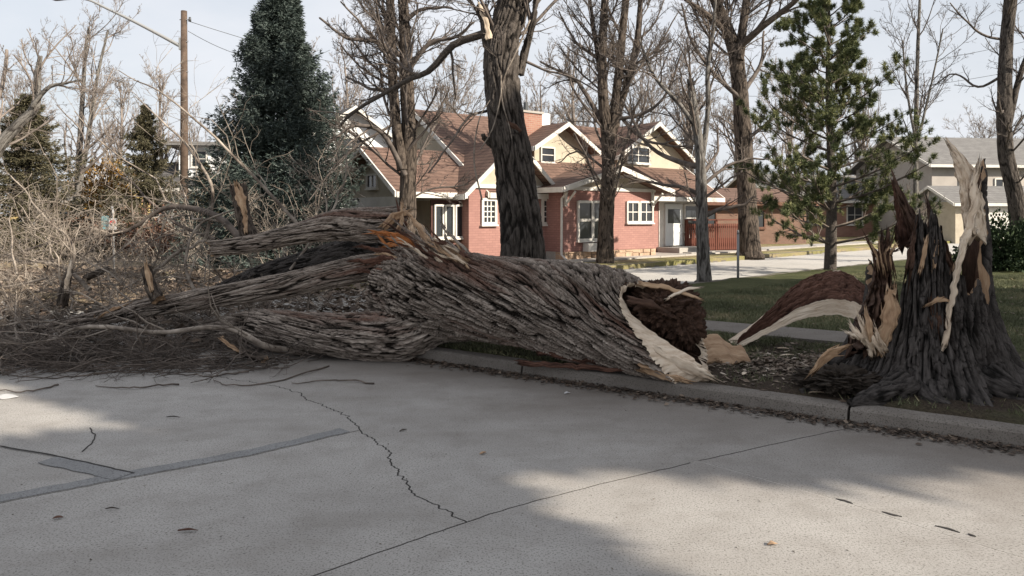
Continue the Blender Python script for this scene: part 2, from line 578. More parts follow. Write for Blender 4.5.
def strip(name, line, w0, w1, z, mat, parent, thick=0.003):
    line = np.asarray(line)
    t = unit(np.gradient(line, axis=0))
    nr = np.stack([-t[:, 1], t[:, 0]], 1)
    w0 = np.broadcast_to(w0, len(line)); w1 = np.broadcast_to(w1, len(line))
    L_ = line + nr * w0[:, None]
    R_ = line + nr * w1[:, None]
    n = len(line)
    V = np.vstack([np.c_[L_, np.full(n, z)], np.c_[R_, np.full(n, z)], np.c_[L_, np.full(n, z - thick)], np.c_[R_, np.full(n, z - thick)]])
    i = np.arange(n - 1)
    q = np.concatenate([np.stack([i, i + 1, n + i + 1, n + i], 1), np.stack([i, 2 * n + i, 2 * n + i + 1, i + 1], 1), np.stack([n + i, n + i + 1, 3 * n + i + 1, 3 * n + i], 1)])
    return mesh(name, V, [q], mat, parent, smooth=False)
for ln in (J2a, J2b, Ka, Kb, J1):
    strip('joint_filling', ln, -0.03, 0.03, -0.0016, M_gap, road, 0.004)
strip('joint_filling', seam, -0.03, 0.03, -0.0012, M_walk, road, 0.004)
for pc, sd in (([(836, 499), (845, 501), (853, 504)], 61), ([(882, 512), (893, 515), (902, 517)], 62), ([(935, 526), (948, 529), (960, 533)], 63), ([(968, 534), (976, 537)], 64)):
    ln = jag(pc, 0.02, sd, 130)
    ww = 0.011 * np.sin(np.linspace(0.1, 3.04, len(ln))) * (1 + 0.8 * noise3(np.c_[np.arange(len(ln)) * 0.7, np.full(len(ln), sd), np.zeros(len(ln))]))
    strip('crack', ln, -ww, ww * 0.7, 0.004, M_gap, road)
wv = noise3(np.stack([np.arange(len(J1)) * 0.2, np.zeros(len(J1)), np.zeros(len(J1))], 1))
strip('mortar_patch', J1[2:], -0.012, (-0.13 - 0.03 * wv)[2:], 0.004, M_patch, road)
pt = jag([(0, 447), (35, 453), (80, 462), (133, 474)], 0.01, 9)
strip('mortar_patch', pt[14:], 0.012, -0.13 - 0.02 * wv[:len(pt) - 14], 0.0072, M_patch, road)
strip('crack', pt, -0.006, 0.006, 0.0095, M_gap, road)
strip('crack', jag([(82, 452), (92, 444), (96, 434), (90, 428)], 0.02, 10), -0.004, 0.004, 0.004, M_gap, road)

# kerb stones along the street
kerb = tag(empty('kerb', tuple(K0)), kind='structure')
KROT = math.atan2(KA[1], KA[0])
kerb.rotation_euler = (0, 0, KROT)
prof = [(0.0, -0.05), (0.0, 0.03), (0.012, 0.105), (0.03, 0.122), (0.05, 0.128), (0.17, 0.131), (0.17, -0.05)]
def kerb_stone(t0, t1, parent, seed):
    n = 40
    tt = np.linspace(t0, t1, n)
    V = []
    for k, t in enumerate(tt):
        e = 0.012 if k in (0, n - 1) else 0.0
        for (d, z) in prof:
            V.append((t, d + e * (0.6 if d < 0.1 else -0.3), z - (e if z > 0.1 else 0)))
    V = np.array(V)
    w = noise3(V * np.array((3, 9, 9)) + seed)
    chip = np.maximum(0, noise3(V * np.array((5, 1, 1)) + seed * 3.3) - 0.25)
    m = V[:, 2] > 0.02
    V[:, 2] -= (np.abs(w) * 0.004 + chip * 0.02 * (V[:, 1] < 0.06)) * m
    V[:, 1] += (w * 0.004 + chip * 0.02 * (V[:, 1] < 0.06)) * m
    q = grid_quads(n, len(prof), wrap=True)
    e0 = len(V) - len(prof)
    m_ = len(prof)
    t = [[0, i, i + 1] for i in range(1, m_ - 1)] + [[e0, e0 + i + 1, e0 + i] for i in range(1, m_ - 1)]
    return mesh('kerb_stone', V, [q, np.array(t)], M_kerb, parent, smooth=False)
for k in range(-3, 6):
    t1 = 3.12 + 3.02 * k
    kerb_stone(t1 - 3.0, t1, kerb, k * 1.7)
kerb2 = tag(empty('side_street_kerb', tuple(CA)), kind='structure')
kerb2.rotation_euler = (0, 0, math.atan2(-KB[1], -KB[0]))
for k in range(10):
    kerb_stone(-3.0 * (k + 1), -3.0 * k - 0.02, kerb2, k * 2.3)

def block(name, C, ea, eb, A, B, zf, mat, dirtf=None):
    al, be = np.meshgrid(A, B, indexing='ij')
    V = C + al[..., None] * ea + be[..., None] * eb
    V[..., 2] = zf(V)
    sh = V.shape[:2]
    V = V.reshape(-1, 3)
    q = grid_quads(sh[0], sh[1], wrap=False)
    if np.cross(ea, eb)[2] < 0:
        q = q[:, ::-1]
    # skirt on the two street edges
    e1 = np.arange(sh[1]); e2 = np.arange(sh[0]) * sh[1]
    sk = []
    for e in (e1, e2):
        n0 = len(V)
        low = V[e].copy(); low[:, 2] = -0.05
        V = np.vstack([V, low])
        i = np.arange(len(e) - 1)
        sk.append(np.stack([e[i], e[i + 1], n0 + i + 1, n0 + i], 1))
    dirt = dirtf(V) if dirtf else np.zeros(len(V))
    return tag(mesh(name, V, [q] + sk, mat, attrs={'dirt': dirt}), kind='structure')
def kerb_dist(V): return (V[..., :2] - K0[:2]) @ KP[:2]
def on_walk(V):
    d = kerb_dist(V)
    return (d > 2.97) & (d < 3.88) & ((V[..., :2] - K0[:2]) @ KA[:2] < 3.02)
def lawn_z(V):
    r = np.linalg.norm(V[..., :2] - STUMP[:2], axis=-1)
    z = 0.125 + 0.018 * fbm(V * np.array((1.7, 1.7, 0)) + 3.1, 3) + 0.07 * np.exp(-(r / 1.1) ** 2)
    d = kerb_dist(V)
    z = z * 1.0
    z = np.where(on_walk(V), 0.10, z)
    z = np.where(d < 0.2, np.minimum(z, 0.122), z)
    return z
def lawn_dirt(V):
    r = np.linalg.norm((V[..., :2] - STUMP[:2] + np.array((0.5, -0.1))) * np.array((0.8, 1.1)), axis=-1)
    d = kerb_dist(V)
    n = fbm(V * np.array((2.2, 2.2, 0)) + 9, 3)
    a = np.clip(1.75 - r / 1.5 + n * 0.8, 0, 1)
    b = np.clip((1.0 - d) * 0.6 + n * 0.6, 0, 0.85)
    return np.maximum(a, b)
spc = np.concatenate([np.arange(0, 14, 0.07), np.arange(14, 70, 1.5)])
spb = np.concatenate([np.arange(0.17, 6, 0.07), np.arange(6, 24, 0.2), np.arange(24, 80, 3)])
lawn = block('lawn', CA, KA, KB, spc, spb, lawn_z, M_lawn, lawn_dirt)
def far_z(V):
    r = np.linalg.norm(V[..., :2] - CB[:2], axis=-1)
    return 0.125 + 0.02 * noise3(V * np.array((0.7, 0.7, 0))) - 0.0 * r
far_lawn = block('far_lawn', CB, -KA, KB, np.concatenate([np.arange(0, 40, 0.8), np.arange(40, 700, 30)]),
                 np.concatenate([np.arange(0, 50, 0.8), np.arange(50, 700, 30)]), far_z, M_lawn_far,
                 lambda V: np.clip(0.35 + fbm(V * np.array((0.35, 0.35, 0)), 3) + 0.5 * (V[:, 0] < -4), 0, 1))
kerb3 = tag(empty('far_kerb', tuple(CB)), kind='structure')
kerb3.rotation_euler = (0, 0, math.atan2(KB[1], KB[0]))
for k in range(13):
    kerb_stone(3.0 * k + 0.02, 3.0 * (k + 1), kerb3, k * 2.9)
# pavement panels between verge and lawn, and along the far block
walk = tag(empty('pavement', tuple(K0)), kind='structure')
walk.rotation_euler = (0, 0, KROT)
for k in range(-2, 2):
    z = 0.140 + 0.006 * math.sin(k * 2.7)
    MB().box(k * 1.5 + 0.008, k * 1.5 + 1.492, 3.0, 3.85, 0.02, z).build('panel', M_kerb, walk)
walk2 = tag(empty('far_pavement', tuple(CB)), kind='structure')
walk2.rotation_euler = (0, 0, math.atan2(KB[1], KB[0]))
for k in range(2, 26):
    MB().box(k * 1.5 + 0.01, k * 1.5 + 1.49, 1.5, 2.7, 0.02, 0.175 + 0.004 * math.sin(k * 1.9)).build('panel', M_walk, walk2)
drive = tag(MB().box(19.2, 22.2, 2.75, 9.0, 0.02, 0.17).build('driveway', M_walk), kind='structure')
drive.location = tuple(CB); drive.rotation_euler = walk2.rotation_euler

# grass blades on the near lawn
def grass(name, n, amin, amax, bmin, bmax, hgt, wid, seed):
    rng = np.random.default_rng(seed)
    al = rng.uniform(amin, amax, n); be = rng.uniform(bmin, bmax, n)
    pos = CA + al[:, None] * KA + be[:, None] * KB
    d = kerb_dist(pos)
    cl = fbm(pos * np.array((1.3, 1.3, 0)) + 5, 3)
    vis = (np.abs(pos[:, 0]) < 0.8 * pos[:, 1] + 3.0 + rng.random(n) * 2) & (pos[:, 1] < 18 + rng.random(n) * 4)
    keep = vis & (d > 0.2) & ~on_walk(pos) & (rng.random(n) > lawn_dirt(pos) * 0.93) & (cl + rng.normal(size=n) * 0.25 > -0.45)
    keep &= np.linalg.norm(pos[:, :2] - STUMP[:2], axis=1) > 0.75
    pos, cl = pos[keep], cl[keep]
    m = len(pos)
    pos[:, 2] = lawn_z(pos) - 0.004
    a = rng.uniform(0, 6.283, m)
    h = hgt * rng.uniform(0.4, 1.3, m) * (1 + 0.4 * cl)
    side = np.stack([np.cos(a), np.sin(a), 0 * a], 1) * (wid * rng.uniform(0.6, 1.3, m))[:, None]
    lean = np.stack([rng.normal(size=m), rng.normal(size=m), 0 * a], 1) * (h * 0.55)[:, None]
    V = np.stack([pos - side, pos + side, pos + lean + np.array([0, 0, 1]) * h[:, None]], 1).reshape(-1, 3)
    sh = np.clip(0.45 + 0.55 * fbm(pos * np.array((0.8, 0.8, 0)) + 21, 4) + rng.normal(size=m) * 0.2, 0, 1)
    return tag(mesh(name, V, [np.arange(3 * m).reshape(-1, 3)], M_grass, smooth=False, attrs={'shade': np.repeat(sh, 3)}),
               'short winter grass over the shaded lawn and verge', 'grass', kind='stuff')
def merge_grass():
    pass
grass('grass', 620000, 1.5, 15, 0.17, 16.0, 0.045, 0.005, 11)

# dry leaves, bark crumbs and chips
def litter(name, label, pos, size, mat, seed, flat=0.35, bias=0.0):
    rng = np.random.default_rng(seed)
    m = len(pos)
    a = rng.uniform(0, 6.283, m)
    s = size * rng.uniform(0.4, 1.5, m)
    x = np.stack([np.cos(a), np.sin(a), rng.normal(size=m) * flat], 1)
    y = np.stack([-np.sin(a), np.cos(a), rng.normal(size=m) * flat], 1)
    w = s * rng.uniform(0.25, 0.7, m)
    V = np.stack([pos - x * s[:, None], pos - y * w[:, None], pos + x * s[:, None], pos + y * w[:, None]], 1)
    V[:, 1::2, 2] += (s * 0.25)[:, None]
    V[..., 2] = np.maximum(V[..., 2], pos[:, None, 2] + 0.002)
    sh = np.clip(rng.beta(2, 2.6, m) + bias, 0, 1)
    i = np.arange(m) * 4
    T = np.concatenate([np.stack([i, i + 1, i + 2], 1), np.stack([i, i + 2, i + 3], 1)])
    return tag(mesh(name, V.reshape(-1, 3), [T], mat, smooth=False, attrs={'shade': np.repeat(sh, 4)}), label, 'litter', kind='stuff')
rng = np.random.default_rng(21)
n = 4200
t = rng.uniform(-3.5, 5.5, n); d = -np.abs(rng.normal(size=n)) * 0.09
pos = K0 + KA * t[:, None] + KP * d[:, None]; pos[:, 2] = 0.004 + rng.random(n) * 0.025 * np.exp(d * 6)
litter('gutter_litter', 'brown dry leaves and bark crumbs lying along the gutter', pos, 0.02, M_litter, 22, bias=-0.12)
n = 2600
ang = rng.uniform(0, 6.283, n); rr = np.abs(rng.normal(size=n)) * 0.75
pos = np.array((2.75, 7.2, 0)) + np.stack([np.cos(ang) * rr * 1.2, np.sin(ang) * rr * 0.8, 0 * rr], 1)
pos = pos[kerb_dist(pos) > 0.15]; pos[:, 2] = lawn_z(pos) + 0.006
litter('wood_crumbs', 'pale wood crumbs and leaves scattered on the verge by the stump', pos, 0.028, M_litter, 23, bias=0.12)
n = 2600
pos = CA + rng.uniform(3, 12, n)[:, None] * KA + rng.uniform(0.4, 13, n)[:, None] * KB
pos = pos[kerb_dist(pos) > 0.3]; pos[:, 2] = lawn_z(pos) + 0.02
litter('lawn_litter', 'scattered dry leaves over the shaded lawn', pos, 0.028, M_litter, 25, 0.4, 0.05)
n = 16000
pos = np.stack([rng.uniform(-15, -1.0, n), rng.uniform(8.6, 19, n), np.zeros(n)], 1)
pos = pos[(np.abs(pos[:, 0]) < 0.75 * pos[:, 1] + 1) & (pos[:, 0] < -0.2 - (pos[:, 1] - 9) * 0.25)]
on_b = ((pos[:, :2] - CB[:2]) @ np.array((KA[1], -KA[0])) > 99)
pos[:, 2] = 0.02 + rng.random(len(pos)) * 0.1 + 0.12 * (((pos[:, :2] - CB[:2]) @ KP[:2] > 0) & ((pos[:, :2] - CB[:2]) @ np.array((-KB[1], KB[0])) > 0))
litter('fallen_leaf_litter', 'dry brown leaves covering the street beneath the fallen crown', pos, 0.075, M_litter, 24, 0.5)
# ------------------------------------------------------------------ bark and split wood
def bark_h(cx, cy, u, freq, stretch, seed):
    p = np.stack([cx * freq, cy * freq, u * freq / stretch], -1) + seed * 7.7
    wob = noise3(p * np.array((0.45, 0.45, 0.8)) + 31.0)[..., None] * np.array((0.9, 0.9, 0.0))
    n1 = noise3(p + wob)
    n2 = noise3(p * np.array((2.1, 2.1, 1.7)) + 11.0 + wob)
    n3 = noise3(p * np.array((3.1, 3.1, 2.2)) + 23.0)
    flake = (p[..., 2] * 1.3 + 1.7 * noise3(p * np.array((1.0, 1.0, 0.5)) + 3.0) + 0.8 * n1) % 1.0     # overlapping plates
    h = 0.50 * np.clip((np.abs(n1) - 0.03) * 7.0, 0, 1) + 0.26 * np.clip((np.abs(n2) - 0.02) * 7.0, 0, 1) + 0.20 * n3 + 0.07 * flake - 0.22 * np.clip(1 - np.abs(noise3(p * np.array((1.3, 1.3, 5.5)) + 83.0)) * 9, 0, 1) + 0.10 * noise3(p * np.array((0.8, 0.8, 0.8)) + 61.0)
    return np.clip(h, 0, 1.15)

def bark_tube(name, ctrl, rad, mat, parent, ds=0.014, amp=0.03, freq=12, stretch=5, seed=0.0, twist=0.0, lump=0.06,
              ends=(None, None), sides=None, cap_mat=None, oval=None, jagged=0.05, smooth=True):
    """a limb with furrowed bark; ends[i] = function(theta) giving how much the end is pulled in"""
    ctrl = np.asarray(ctrl, float)
    L = np.linalg.norm(np.diff(ctrl, axis=0), axis=1).sum()
    n = max(8, int(L / ds))
    c = catmull(ctrl, n)
    r = np.interp(np.linspace(0, len(rad) - 1, n), np.arange(len(rad)), rad)
    k = np.ones(7) / 7
    r = np.convolve(np.pad(r, 3, mode='edge'), k, 'valid')
    T, A, B = frames(c)
    m = sides or int(np.clip(2 * math.pi * max(rad) / ds, 10, 340))
    th = np.arange(m) * 2 * math.pi / m
    u = np.concatenate([[0], np.cumsum(np.linalg.norm(np.diff(c, axis=0), axis=1))])
    U = np.broadcast_to(u[:, None], (n, m)).copy()
    TH = np.broadcast_to(th[None], (n, m))
    R0 = np.broadcast_to(r[:, None], (n, m))
    ph = TH + twist * U
    h = bark_h(np.cos(ph) * R0, np.sin(ph) * R0, U, freq, stretch, seed)
    lum = fbm(np.stack([np.cos(TH) * 1.1, np.sin(TH) * 1.1, U * 1.3], -1) + seed * 3.1, 3)
    R = R0 * (1 + lump * lum) + amp * (h - 0.75)
    ov = 1.0 if oval is None else oval
    V = c[:, None] + R[..., None] * (np.cos(TH)[..., None] * A[:, None] * ov + np.sin(TH)[..., None] * B[:, None])
    # uneven broken ends
    for side in (0, 1):
        f = ends[side]
        jag_ = jagged * (0.6 * noise3(np.stack([np.cos(th) * 5, np.sin(th) * 5, th * 0 + seed + side], 1)) + 0.6 * noise3(np.stack([np.cos(th) * 17, np.sin(th) * 17, th * 0 + seed], 1)))
        pull = jag_ + (f(th) if f else 0)
        e = 0 if side == 0 else -1
        sgn = 1 if side == 0 else -1
        w = np.clip(1 - (U if side == 0 else (L - U)) / 1.9, 0, 1) ** 1.25
        V += (w * pull[None] * sgn)[..., None] * T[e][None, None]
    V = V.reshape(-1, 3)
    q = grid_quads(n, m)
    t = []
    midx = np.zeros(len(q), int)
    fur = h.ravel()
    grain = np.stack([np.cos(ph) * R0, np.sin(ph) * R0, U / stretch], -1).reshape(-1, 3)
    mats = [mat]
    # end caps: one inner ring and a centre
    for side in (0, 1):
        ring = np.arange(m) if side == 0 else np.arange(m) + (n - 1) * m
        cen = V[ring].mean(0)
        inn = cen + (V[ring] - cen) * 0.55 + T[0 if side == 0 else -1] * (0.03 if side == 0 else -0.03) * noise3(V[ring] * 14)[:, None] * 2
        n0 = len(V)
        V = np.vstack([V, inn, cen[None]])
        fur = np.concatenate([fur, np.ones(m + 1)])
        grain = np.vstack([grain, inn, cen[None]])
        k = np.arange(m)
        qq = np.stack([ring, n0 + k, n0 + (k + 1) % m, ring[(k + 1) % m]], 1)
        tt = np.stack([n0 + k, np.full(m, n0 + m), n0 + (k + 1) % m], 1)
        if side: qq = qq[:, ::-1]; tt = tt[:, ::-1]
        q = np.vstack([q, qq])
        t.append(tt)
    if cap_mat is not None:
        mats.append(cap_mat)
        midx = np.concatenate([np.zeros((n - 1) * m, int), np.ones(2 * m, int), np.ones(2 * m, int)])
    else:
        midx = None
    return mesh(name, V, [q, np.vstack(t)], mats, parent, smooth, midx, {'fur': fur, 'grain': grain})

def splinter(name, ctrl, width, thick, wdir, mat, parent, seed=0.0, n=None, rough=0.12, back=None, tips=0.0, m=22, fibre=1.0, square=0.6, cut=0.35, fibres=0):
    """a torn slab: ribbon along ctrl, `width` across wdir, `thick` through it, fibrous surface and ragged tip;
    back = material of the side that faces the +normal"""
    ctrl = np.asarray(ctrl, float)
    L = np.linalg.norm(np.diff(ctrl, axis=0), axis=1).sum()
    n = n or max(14, int(L / 0.012))
    m = max(m, int(min(90, (max(width) + max(thick)) * 2 / 0.012)))
    c = catmull(ctrl, n)
    s = np.linspace(0, 1, n)
    w = np.interp(s, np.linspace(0, 1, len(width)), width)
    tk = np.interp(s, np.linspace(0, 1, len(thick)), thick)
    T = unit(np.gradient(c, axis=0))
    kn = np.stack([noise3(np.c_[s * L * 7, np.full(n, seed + q_), np.zeros(n)]) + 0.5 * noise3(np.c_[s * L * 19, np.full(n, seed + q_), np.zeros(n)]) for q_ in (0.5, 3.5, 6.5)], 1)
    c = c + kn * min(0.02, L * 0.05)
    w = w * (1 + 0.4 * noise3(np.c_[s * L * 11, np.full(n, seed + 9.5), np.zeros(n)]))
    W = np.asarray(wdir, float)
    if W.ndim == 1:
        W = np.broadcast_to(W, c.shape)
    else:
        W = catmull(W, n)
    W = unit(W - T * (W * T).sum(1)[:, None])
    N = np.cross(T, W)
    ph = np.arange(m) * 2 * math.pi / m
    cx = np.sign(np.cos(ph)) * np.abs(np.cos(ph)) ** square
    cy = np.sign(np.sin(ph)) * np.abs(np.sin(ph)) ** square
    u = s * L
    X = cx[None] * w[:, None] * 0.5
    Yy = cy[None] * tk[:, None] * 0.5
    q = np.stack([X * 34, Yy * 34 + seed, np.broadcast_to(u[:, None], X.shape) * 2.6], -1) + seed * 5.3
    g = 0.9 * noise3(q * 0.5) + 0.8 - 1.6 * np.abs(noise3(q)) + 0.6 * noise3(q * np.array((2.6, 2.6, 1.9)) + 7) + 0.3 * noise3(q * np.array((5, 5, 6.0)) + 3)
    X = X + g * rough * w[:, None] * 0.35
    Yy = Yy + g * rough * np.maximum(tk, 0.02)[:, None] * fibre
    # ragged: every fibre ends at its own length
    run = tips * (noise3(np.stack([cx * 4 + seed, cy * 2, cx * 0], -1)) + 0.9 * noise3(np.stack([cx * 11 + seed, cy * 5, cx * 0], -1)))[None] * 1.4 * (np.abs(s - 0.5)[:, None] * 2) ** 3 * np.sign(s - 0.5)[:, None]
    V = c[:, None] + X[..., None] * W[:, None] + Yy[..., None] * N[:, None] + run[..., None] * T[:, None]
    grain = np.stack([X * 1.0, Yy * 1.0, np.broadcast_to(u[:, None], X.shape) * 0.14], -1).reshape(-1, 3) + seed
    V = V.reshape(-1, 3)
    qd = grid_quads(n, m)
    n0 = len(V)
    V = np.vstack([V, c[0], c[-1]])
    grain = np.vstack([grain, grain[0], grain[-1]])
    k = np.arange(m); e = n0 - m
    t = np.concatenate([np.stack([np.full(m, n0), (k + 1) % m, k], 1), np.stack([np.full(m, n0 + 1), e + k, e + (k + 1) % m], 1)])
    mats, mi = [mat], None
    if back is not None:
        mats.append(back)
        mid = (cy + np.roll(cy, -1)) / 2
        mi = np.concatenate([np.tile((mid > cut).astype(int), n - 1), np.zeros(len(t), int)])
    fur = np.concatenate([0.3 + 0.7 * np.clip(0.5 + g.ravel(), 0, 1), [1, 1]])
    if fibres:
        rg = np.random.default_rng(int(seed * 10) + 5)
        K_ = fibres
        k0 = rg.integers(int(n * 0.25), n - 1, K_)
        p0 = c[k0] + W[k0] * (rg.uniform(-0.5, 0.5, K_) * w[k0])[:, None] + N[k0] * (rg.uniform(-0.5, 0.5, K_) * tk[k0])[:, None]
        fp = grow_paths(p0, T[k0] + rg.normal(size=(K_, 3)) * 0.13, rg.uniform(0.15, 0.4, K_) * min(L, 0.5), 5, 0.07, 0.0, rg)
        fr_ = rg.uniform(0.0025, 0.007, K_)[:, None] * np.array([1, 0.9, 0.7, 0.45, 0.1])[None]
        Vf, qf = tubes(fp, fr_, 4)
        qd = np.vstack([qd, qf + len(V)])
        V = np.vstack([V, Vf])
        grain = np.vstack([grain, Vf * np.array((1, 1, 0.2))])
        fur = np.concatenate([fur, np.full(len(Vf), 0.8)])
        if mi is not None:
            nt = len(t)
            mi = np.concatenate([mi[:-nt], np.zeros(len(qf), int), np.zeros(nt, int)])
    return mesh(name, V, [qd, t], mats, parent, True, mi, {'grain': grain, 'fur': fur})

# ------------------------------------------------------------------ the fallen tree
ft = tag(empty('fallen_tree', (0.9, 7.5, 0.12)), 'huge snapped grey tree trunk lying with its broken limbs across kerb and street', 'fallen tree')
ft_inv = Vector((-0.9, -7.5, -0.12))
def under(o, root):
    """part built in world coordinates -> child that stays in place"""
    o.parent = root
    o.matrix_parent_inverse = root.matrix_basis.inverted()
    return o

trunk_ctrl = [P(388, 292, 8.65), P(430, 294, 8.4), P(480, 298, 8.05), P(540, 305, 7.65), P(600, 317, 7.25), P(655, 332, 6.92), P(708, 350, 6.60)]
trunk_rad = [0.42, 0.55, 0.465, 0.465, 0.475, 0.455, 0.40]
_c = catmull(trunk_ctrl, 60)
_T, _A, _B = frames(_c)
def to_side(th):
    """direction of theta at the butt end"""
    return np.cos(th)[:, None] * _A[-1] + np.sin(th)[:, None] * _B[-1]
def butt(th):
    d = to_side(th)
    low_front = d[:, 2] * 0.75 + d[:, 1] * 0.55          # high on the top and on the far side
    return 0.95 * np.clip((d[:, 2] + 1) / 2, 0, 1) * np.clip(0.78 - 0.38 * d[:, 1], 0, 2)
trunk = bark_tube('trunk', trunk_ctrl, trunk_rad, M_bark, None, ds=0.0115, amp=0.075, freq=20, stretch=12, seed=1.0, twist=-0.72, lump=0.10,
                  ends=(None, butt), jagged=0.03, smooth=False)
# open the butt: shell of pale wood round a rotten hollow
me = trunk.data
nV = len(me.vertices)
co = np.zeros(nV * 3, np.float32); me.vertices.foreach_get('co', co); co = co.reshape(-1, 3)
m_s = int(np.clip(2 * math.pi * max(trunk_rad) / 0.0115, 10, 340))
n_s = (nV - 2 * (m_s + 1)) // m_s
rim = co[(n_s - 1) * m_s:n_s * m_s].copy()
me_idx = nV - m_s - 1
th = np.arange(m_s) * 2 * math.pi / m_s
dside = to_side(th)
front = np.clip(-dside[:, 1] * 0.85 - dside[:, 2] * 0.45 + 0.15, 0, 1)
cen = rim.mean(0)
ax = _T[-1]
wall = 0.035 + 0.22 * front + 0.03 * noise3(np.stack([np.cos(th) * 3, np.sin(th) * 3, th * 0], 1))
kern = np.ones(31) / 31
rim_s = np.stack([np.convolve(np.concatenate([rim[-15:, c_], rim[:, c_], rim[:15, c_]]), kern, 'valid') for c_ in range(3)], 1)
inner = rim_s - dside * wall[:, None] - ax * (0.06 - 0.27 * front + 0.05 * noise3(np.stack([np.cos(th) * 7, np.sin(th) * 7, th * 0 + 3], 1)))[:, None]
# bark wall keeps its outside; its own cap is pushed back into the hollow
co[me_idx:me_idx + m_s] = inner - ax * 0.45 - dside * 0.05
co[-1] = cen - ax * 0.75
me.vertices.foreach_set('co', co.ravel())
me.materials.append(M_rot)
npoly = len(me.polygons)
mi = np.zeros(npoly, np.int32)
nq = (n_s - 1) * m_s
mi[nq + m_s:nq + 2 * m_s] = 1
mi[nq + 2 * m_s + m_s:] = 1
me.polygons.foreach_set('material_index', mi)
me.update()
under(trunk, ft)
# torn pale face between bark and hollow
rings = []
nr = 9
for k in range(nr):
    s = k / (nr - 1)
    e_ = min(1.0, s * 5)
    ring = (rim * (1 - e_) + rim_s * e_) * (1 - s) + inner * s
    nz = noise3(np.c_[np.cos(th) * 9, np.sin(th) * 9, np.full(m_s, s * 2.0)]) * 0.5 + noise3(np.c_[np.cos(th) * 26, np.sin(th) * 26, np.full(m_s, s * 1.1)]) * 0.5 + 0.5 * noise3(np.c_[np.cos(th) * 40, np.sin(th) * 40, np.full(m_s, s * 7)])
    ring = ring + ax * (nz * 0.010 * math.sin(math.pi * min(1, s + 0.15)) + 0.004)[:, None]
    rings.append(ring)
V = np.vstack(rings)
gr = np.vstack([np.c_[np.cos(th) * 0.5, np.sin(th) * 0.5, np.full(m_s, k * 0.012)] for k in range(nr)])
under(mesh('torn_wood_face', V, [grid_quads(nr, m_s)], M_wood, None, True, None, {'grain': gr}), ft)
# crumbling heart wood on the far side of the hollow
def lump(name, cpos, size, mat, root, seed, n=70, rough=0.35, freq=4.0, flat=None, grain_s=1.0):
    ph, ps = np.meshgrid(np.linspace(0.02, math.pi - 0.02, n), np.arange(n * 2) * math.pi / n, indexing='ij')
    d = np.stack([np.sin(ph) * np.cos(ps), np.sin(ph) * np.sin(ps), np.cos(ph)], -1)
    f = fbm(d * freq * 0.5 + seed, 4)
    ridg = np.abs(noise3(d * freq * np.array((1.0, 2.2, 2.2)) + seed * 2))
    cell = np.floor(6 * noise3(d * freq * 1.3 + seed)) / 6.0
    r = 1 + rough * f - rough * 0.5 * ridg + rough * 0.4 * cell
    V = np.asarray(cpos) + d * r[..., None] * np.asarray(size)
    return under(mesh(name, V.reshape(-1, 3), [grid_quads(n, n * 2)], mat, None, True, None,
                      {'grain': (d * grain_s).reshape(-1, 3) * np.array((0.4, 1, 1)), 'fur': np.clip(0.4 + ridg.ravel() * 2, 0, 1)}), root)
lump('rotten_heartwood', P(664, 308, 7.15), (0.34, 0.28, 0.25), M_rot, ft, 2.0, 110, 0.30, 9.0)
lump('rotten_heartwood', P(684, 322, 7.05), (0.19, 0.18, 0.25), M_rot, ft, 5.0, 70, 0.32, 9.0)
for k, (a, b, w) in enumerate([((640, 283, 7.0), (703, 300, 6.85), 0.05), ((668, 298, 6.9), (700, 287, 6.9), 0.035), ((630, 300, 6.75), (668, 312, 6.72), 0.06), ((648, 286, 7.05), (690, 296, 7.05), 0.07)]):
    under(splinter('splinter', [P(*a), (P(*a) + P(*b)) / 2 + np.array((0, 0, 0.015)), P(*b)], [w, w, w * 0.3], [0.03, 0.03, 0.01], (0, 0.3, 1), [M_wood_tan, M_wood, M_rot, M_rot][k], None, 3 + k, tips=0.06), ft)
# underside splinters poking past the butt
for k, (a, b, w, mt) in enumerate([((655, 352, 6.6), (712, 378, 6.42), 0.12, M_wood), ((640, 368, 6.62), (690, 383, 6.45), 0.07, M_wood_tan), ((540, 352, 7.35), (690, 378, 6.6), 0.06, M_bark_red), ((520, 362, 7.3), (640, 372, 6.75), 0.05, M_bark_red)]):
    under(splinter('splinter', [P(*a), (P(*a) + P(*b)) / 2, P(*b)], [w * 0.8, w, w * 0.4], [0.05, 0.05, 0.02], (0, -0.3, 1), mt, None, 13 + k, tips=0.1), ft)

limb_specs = [
    ([(438, 300, 8.45), (425, 318, 8.32), (400, 333, 8.2), (350, 336, 8.25), (300, 331, 8.4), (255, 326, 8.7), (200, 331, 9.1)], [0.36, 0.34, 0.285, 0.255, 0.225, 0.18, 0.12], 0.042, 2.0),
    ([(425, 268, 8.6), (380, 266, 8.72), (330, 275, 8.72), (280, 286, 8.75), (220, 296, 8.8), (150, 308, 8.9), (90, 320, 9.0), (30, 332, 9.2)], [0.27, 0.165, 0.15, 0.145, 0.135, 0.115, 0.085, 0.06], 0.03, 3.0),
    ([(406, 222, 8.95), (380, 225, 8.9), (340, 225, 8.9), (300, 233, 8.9), (250, 244, 8.95), (212, 249, 9.0)], [0.21, 0.21, 0.185, 0.13, 0.11, 0.10], 0.032, 4.0),
    ([(420, 256, 8.95), (370, 252, 9.5), (310, 266, 9.8), (262, 279, 10.0), (200, 300, 10.3)], [0.25, 0.25, 0.23, 0.19, 0.1], 0.03, 5.0),
]
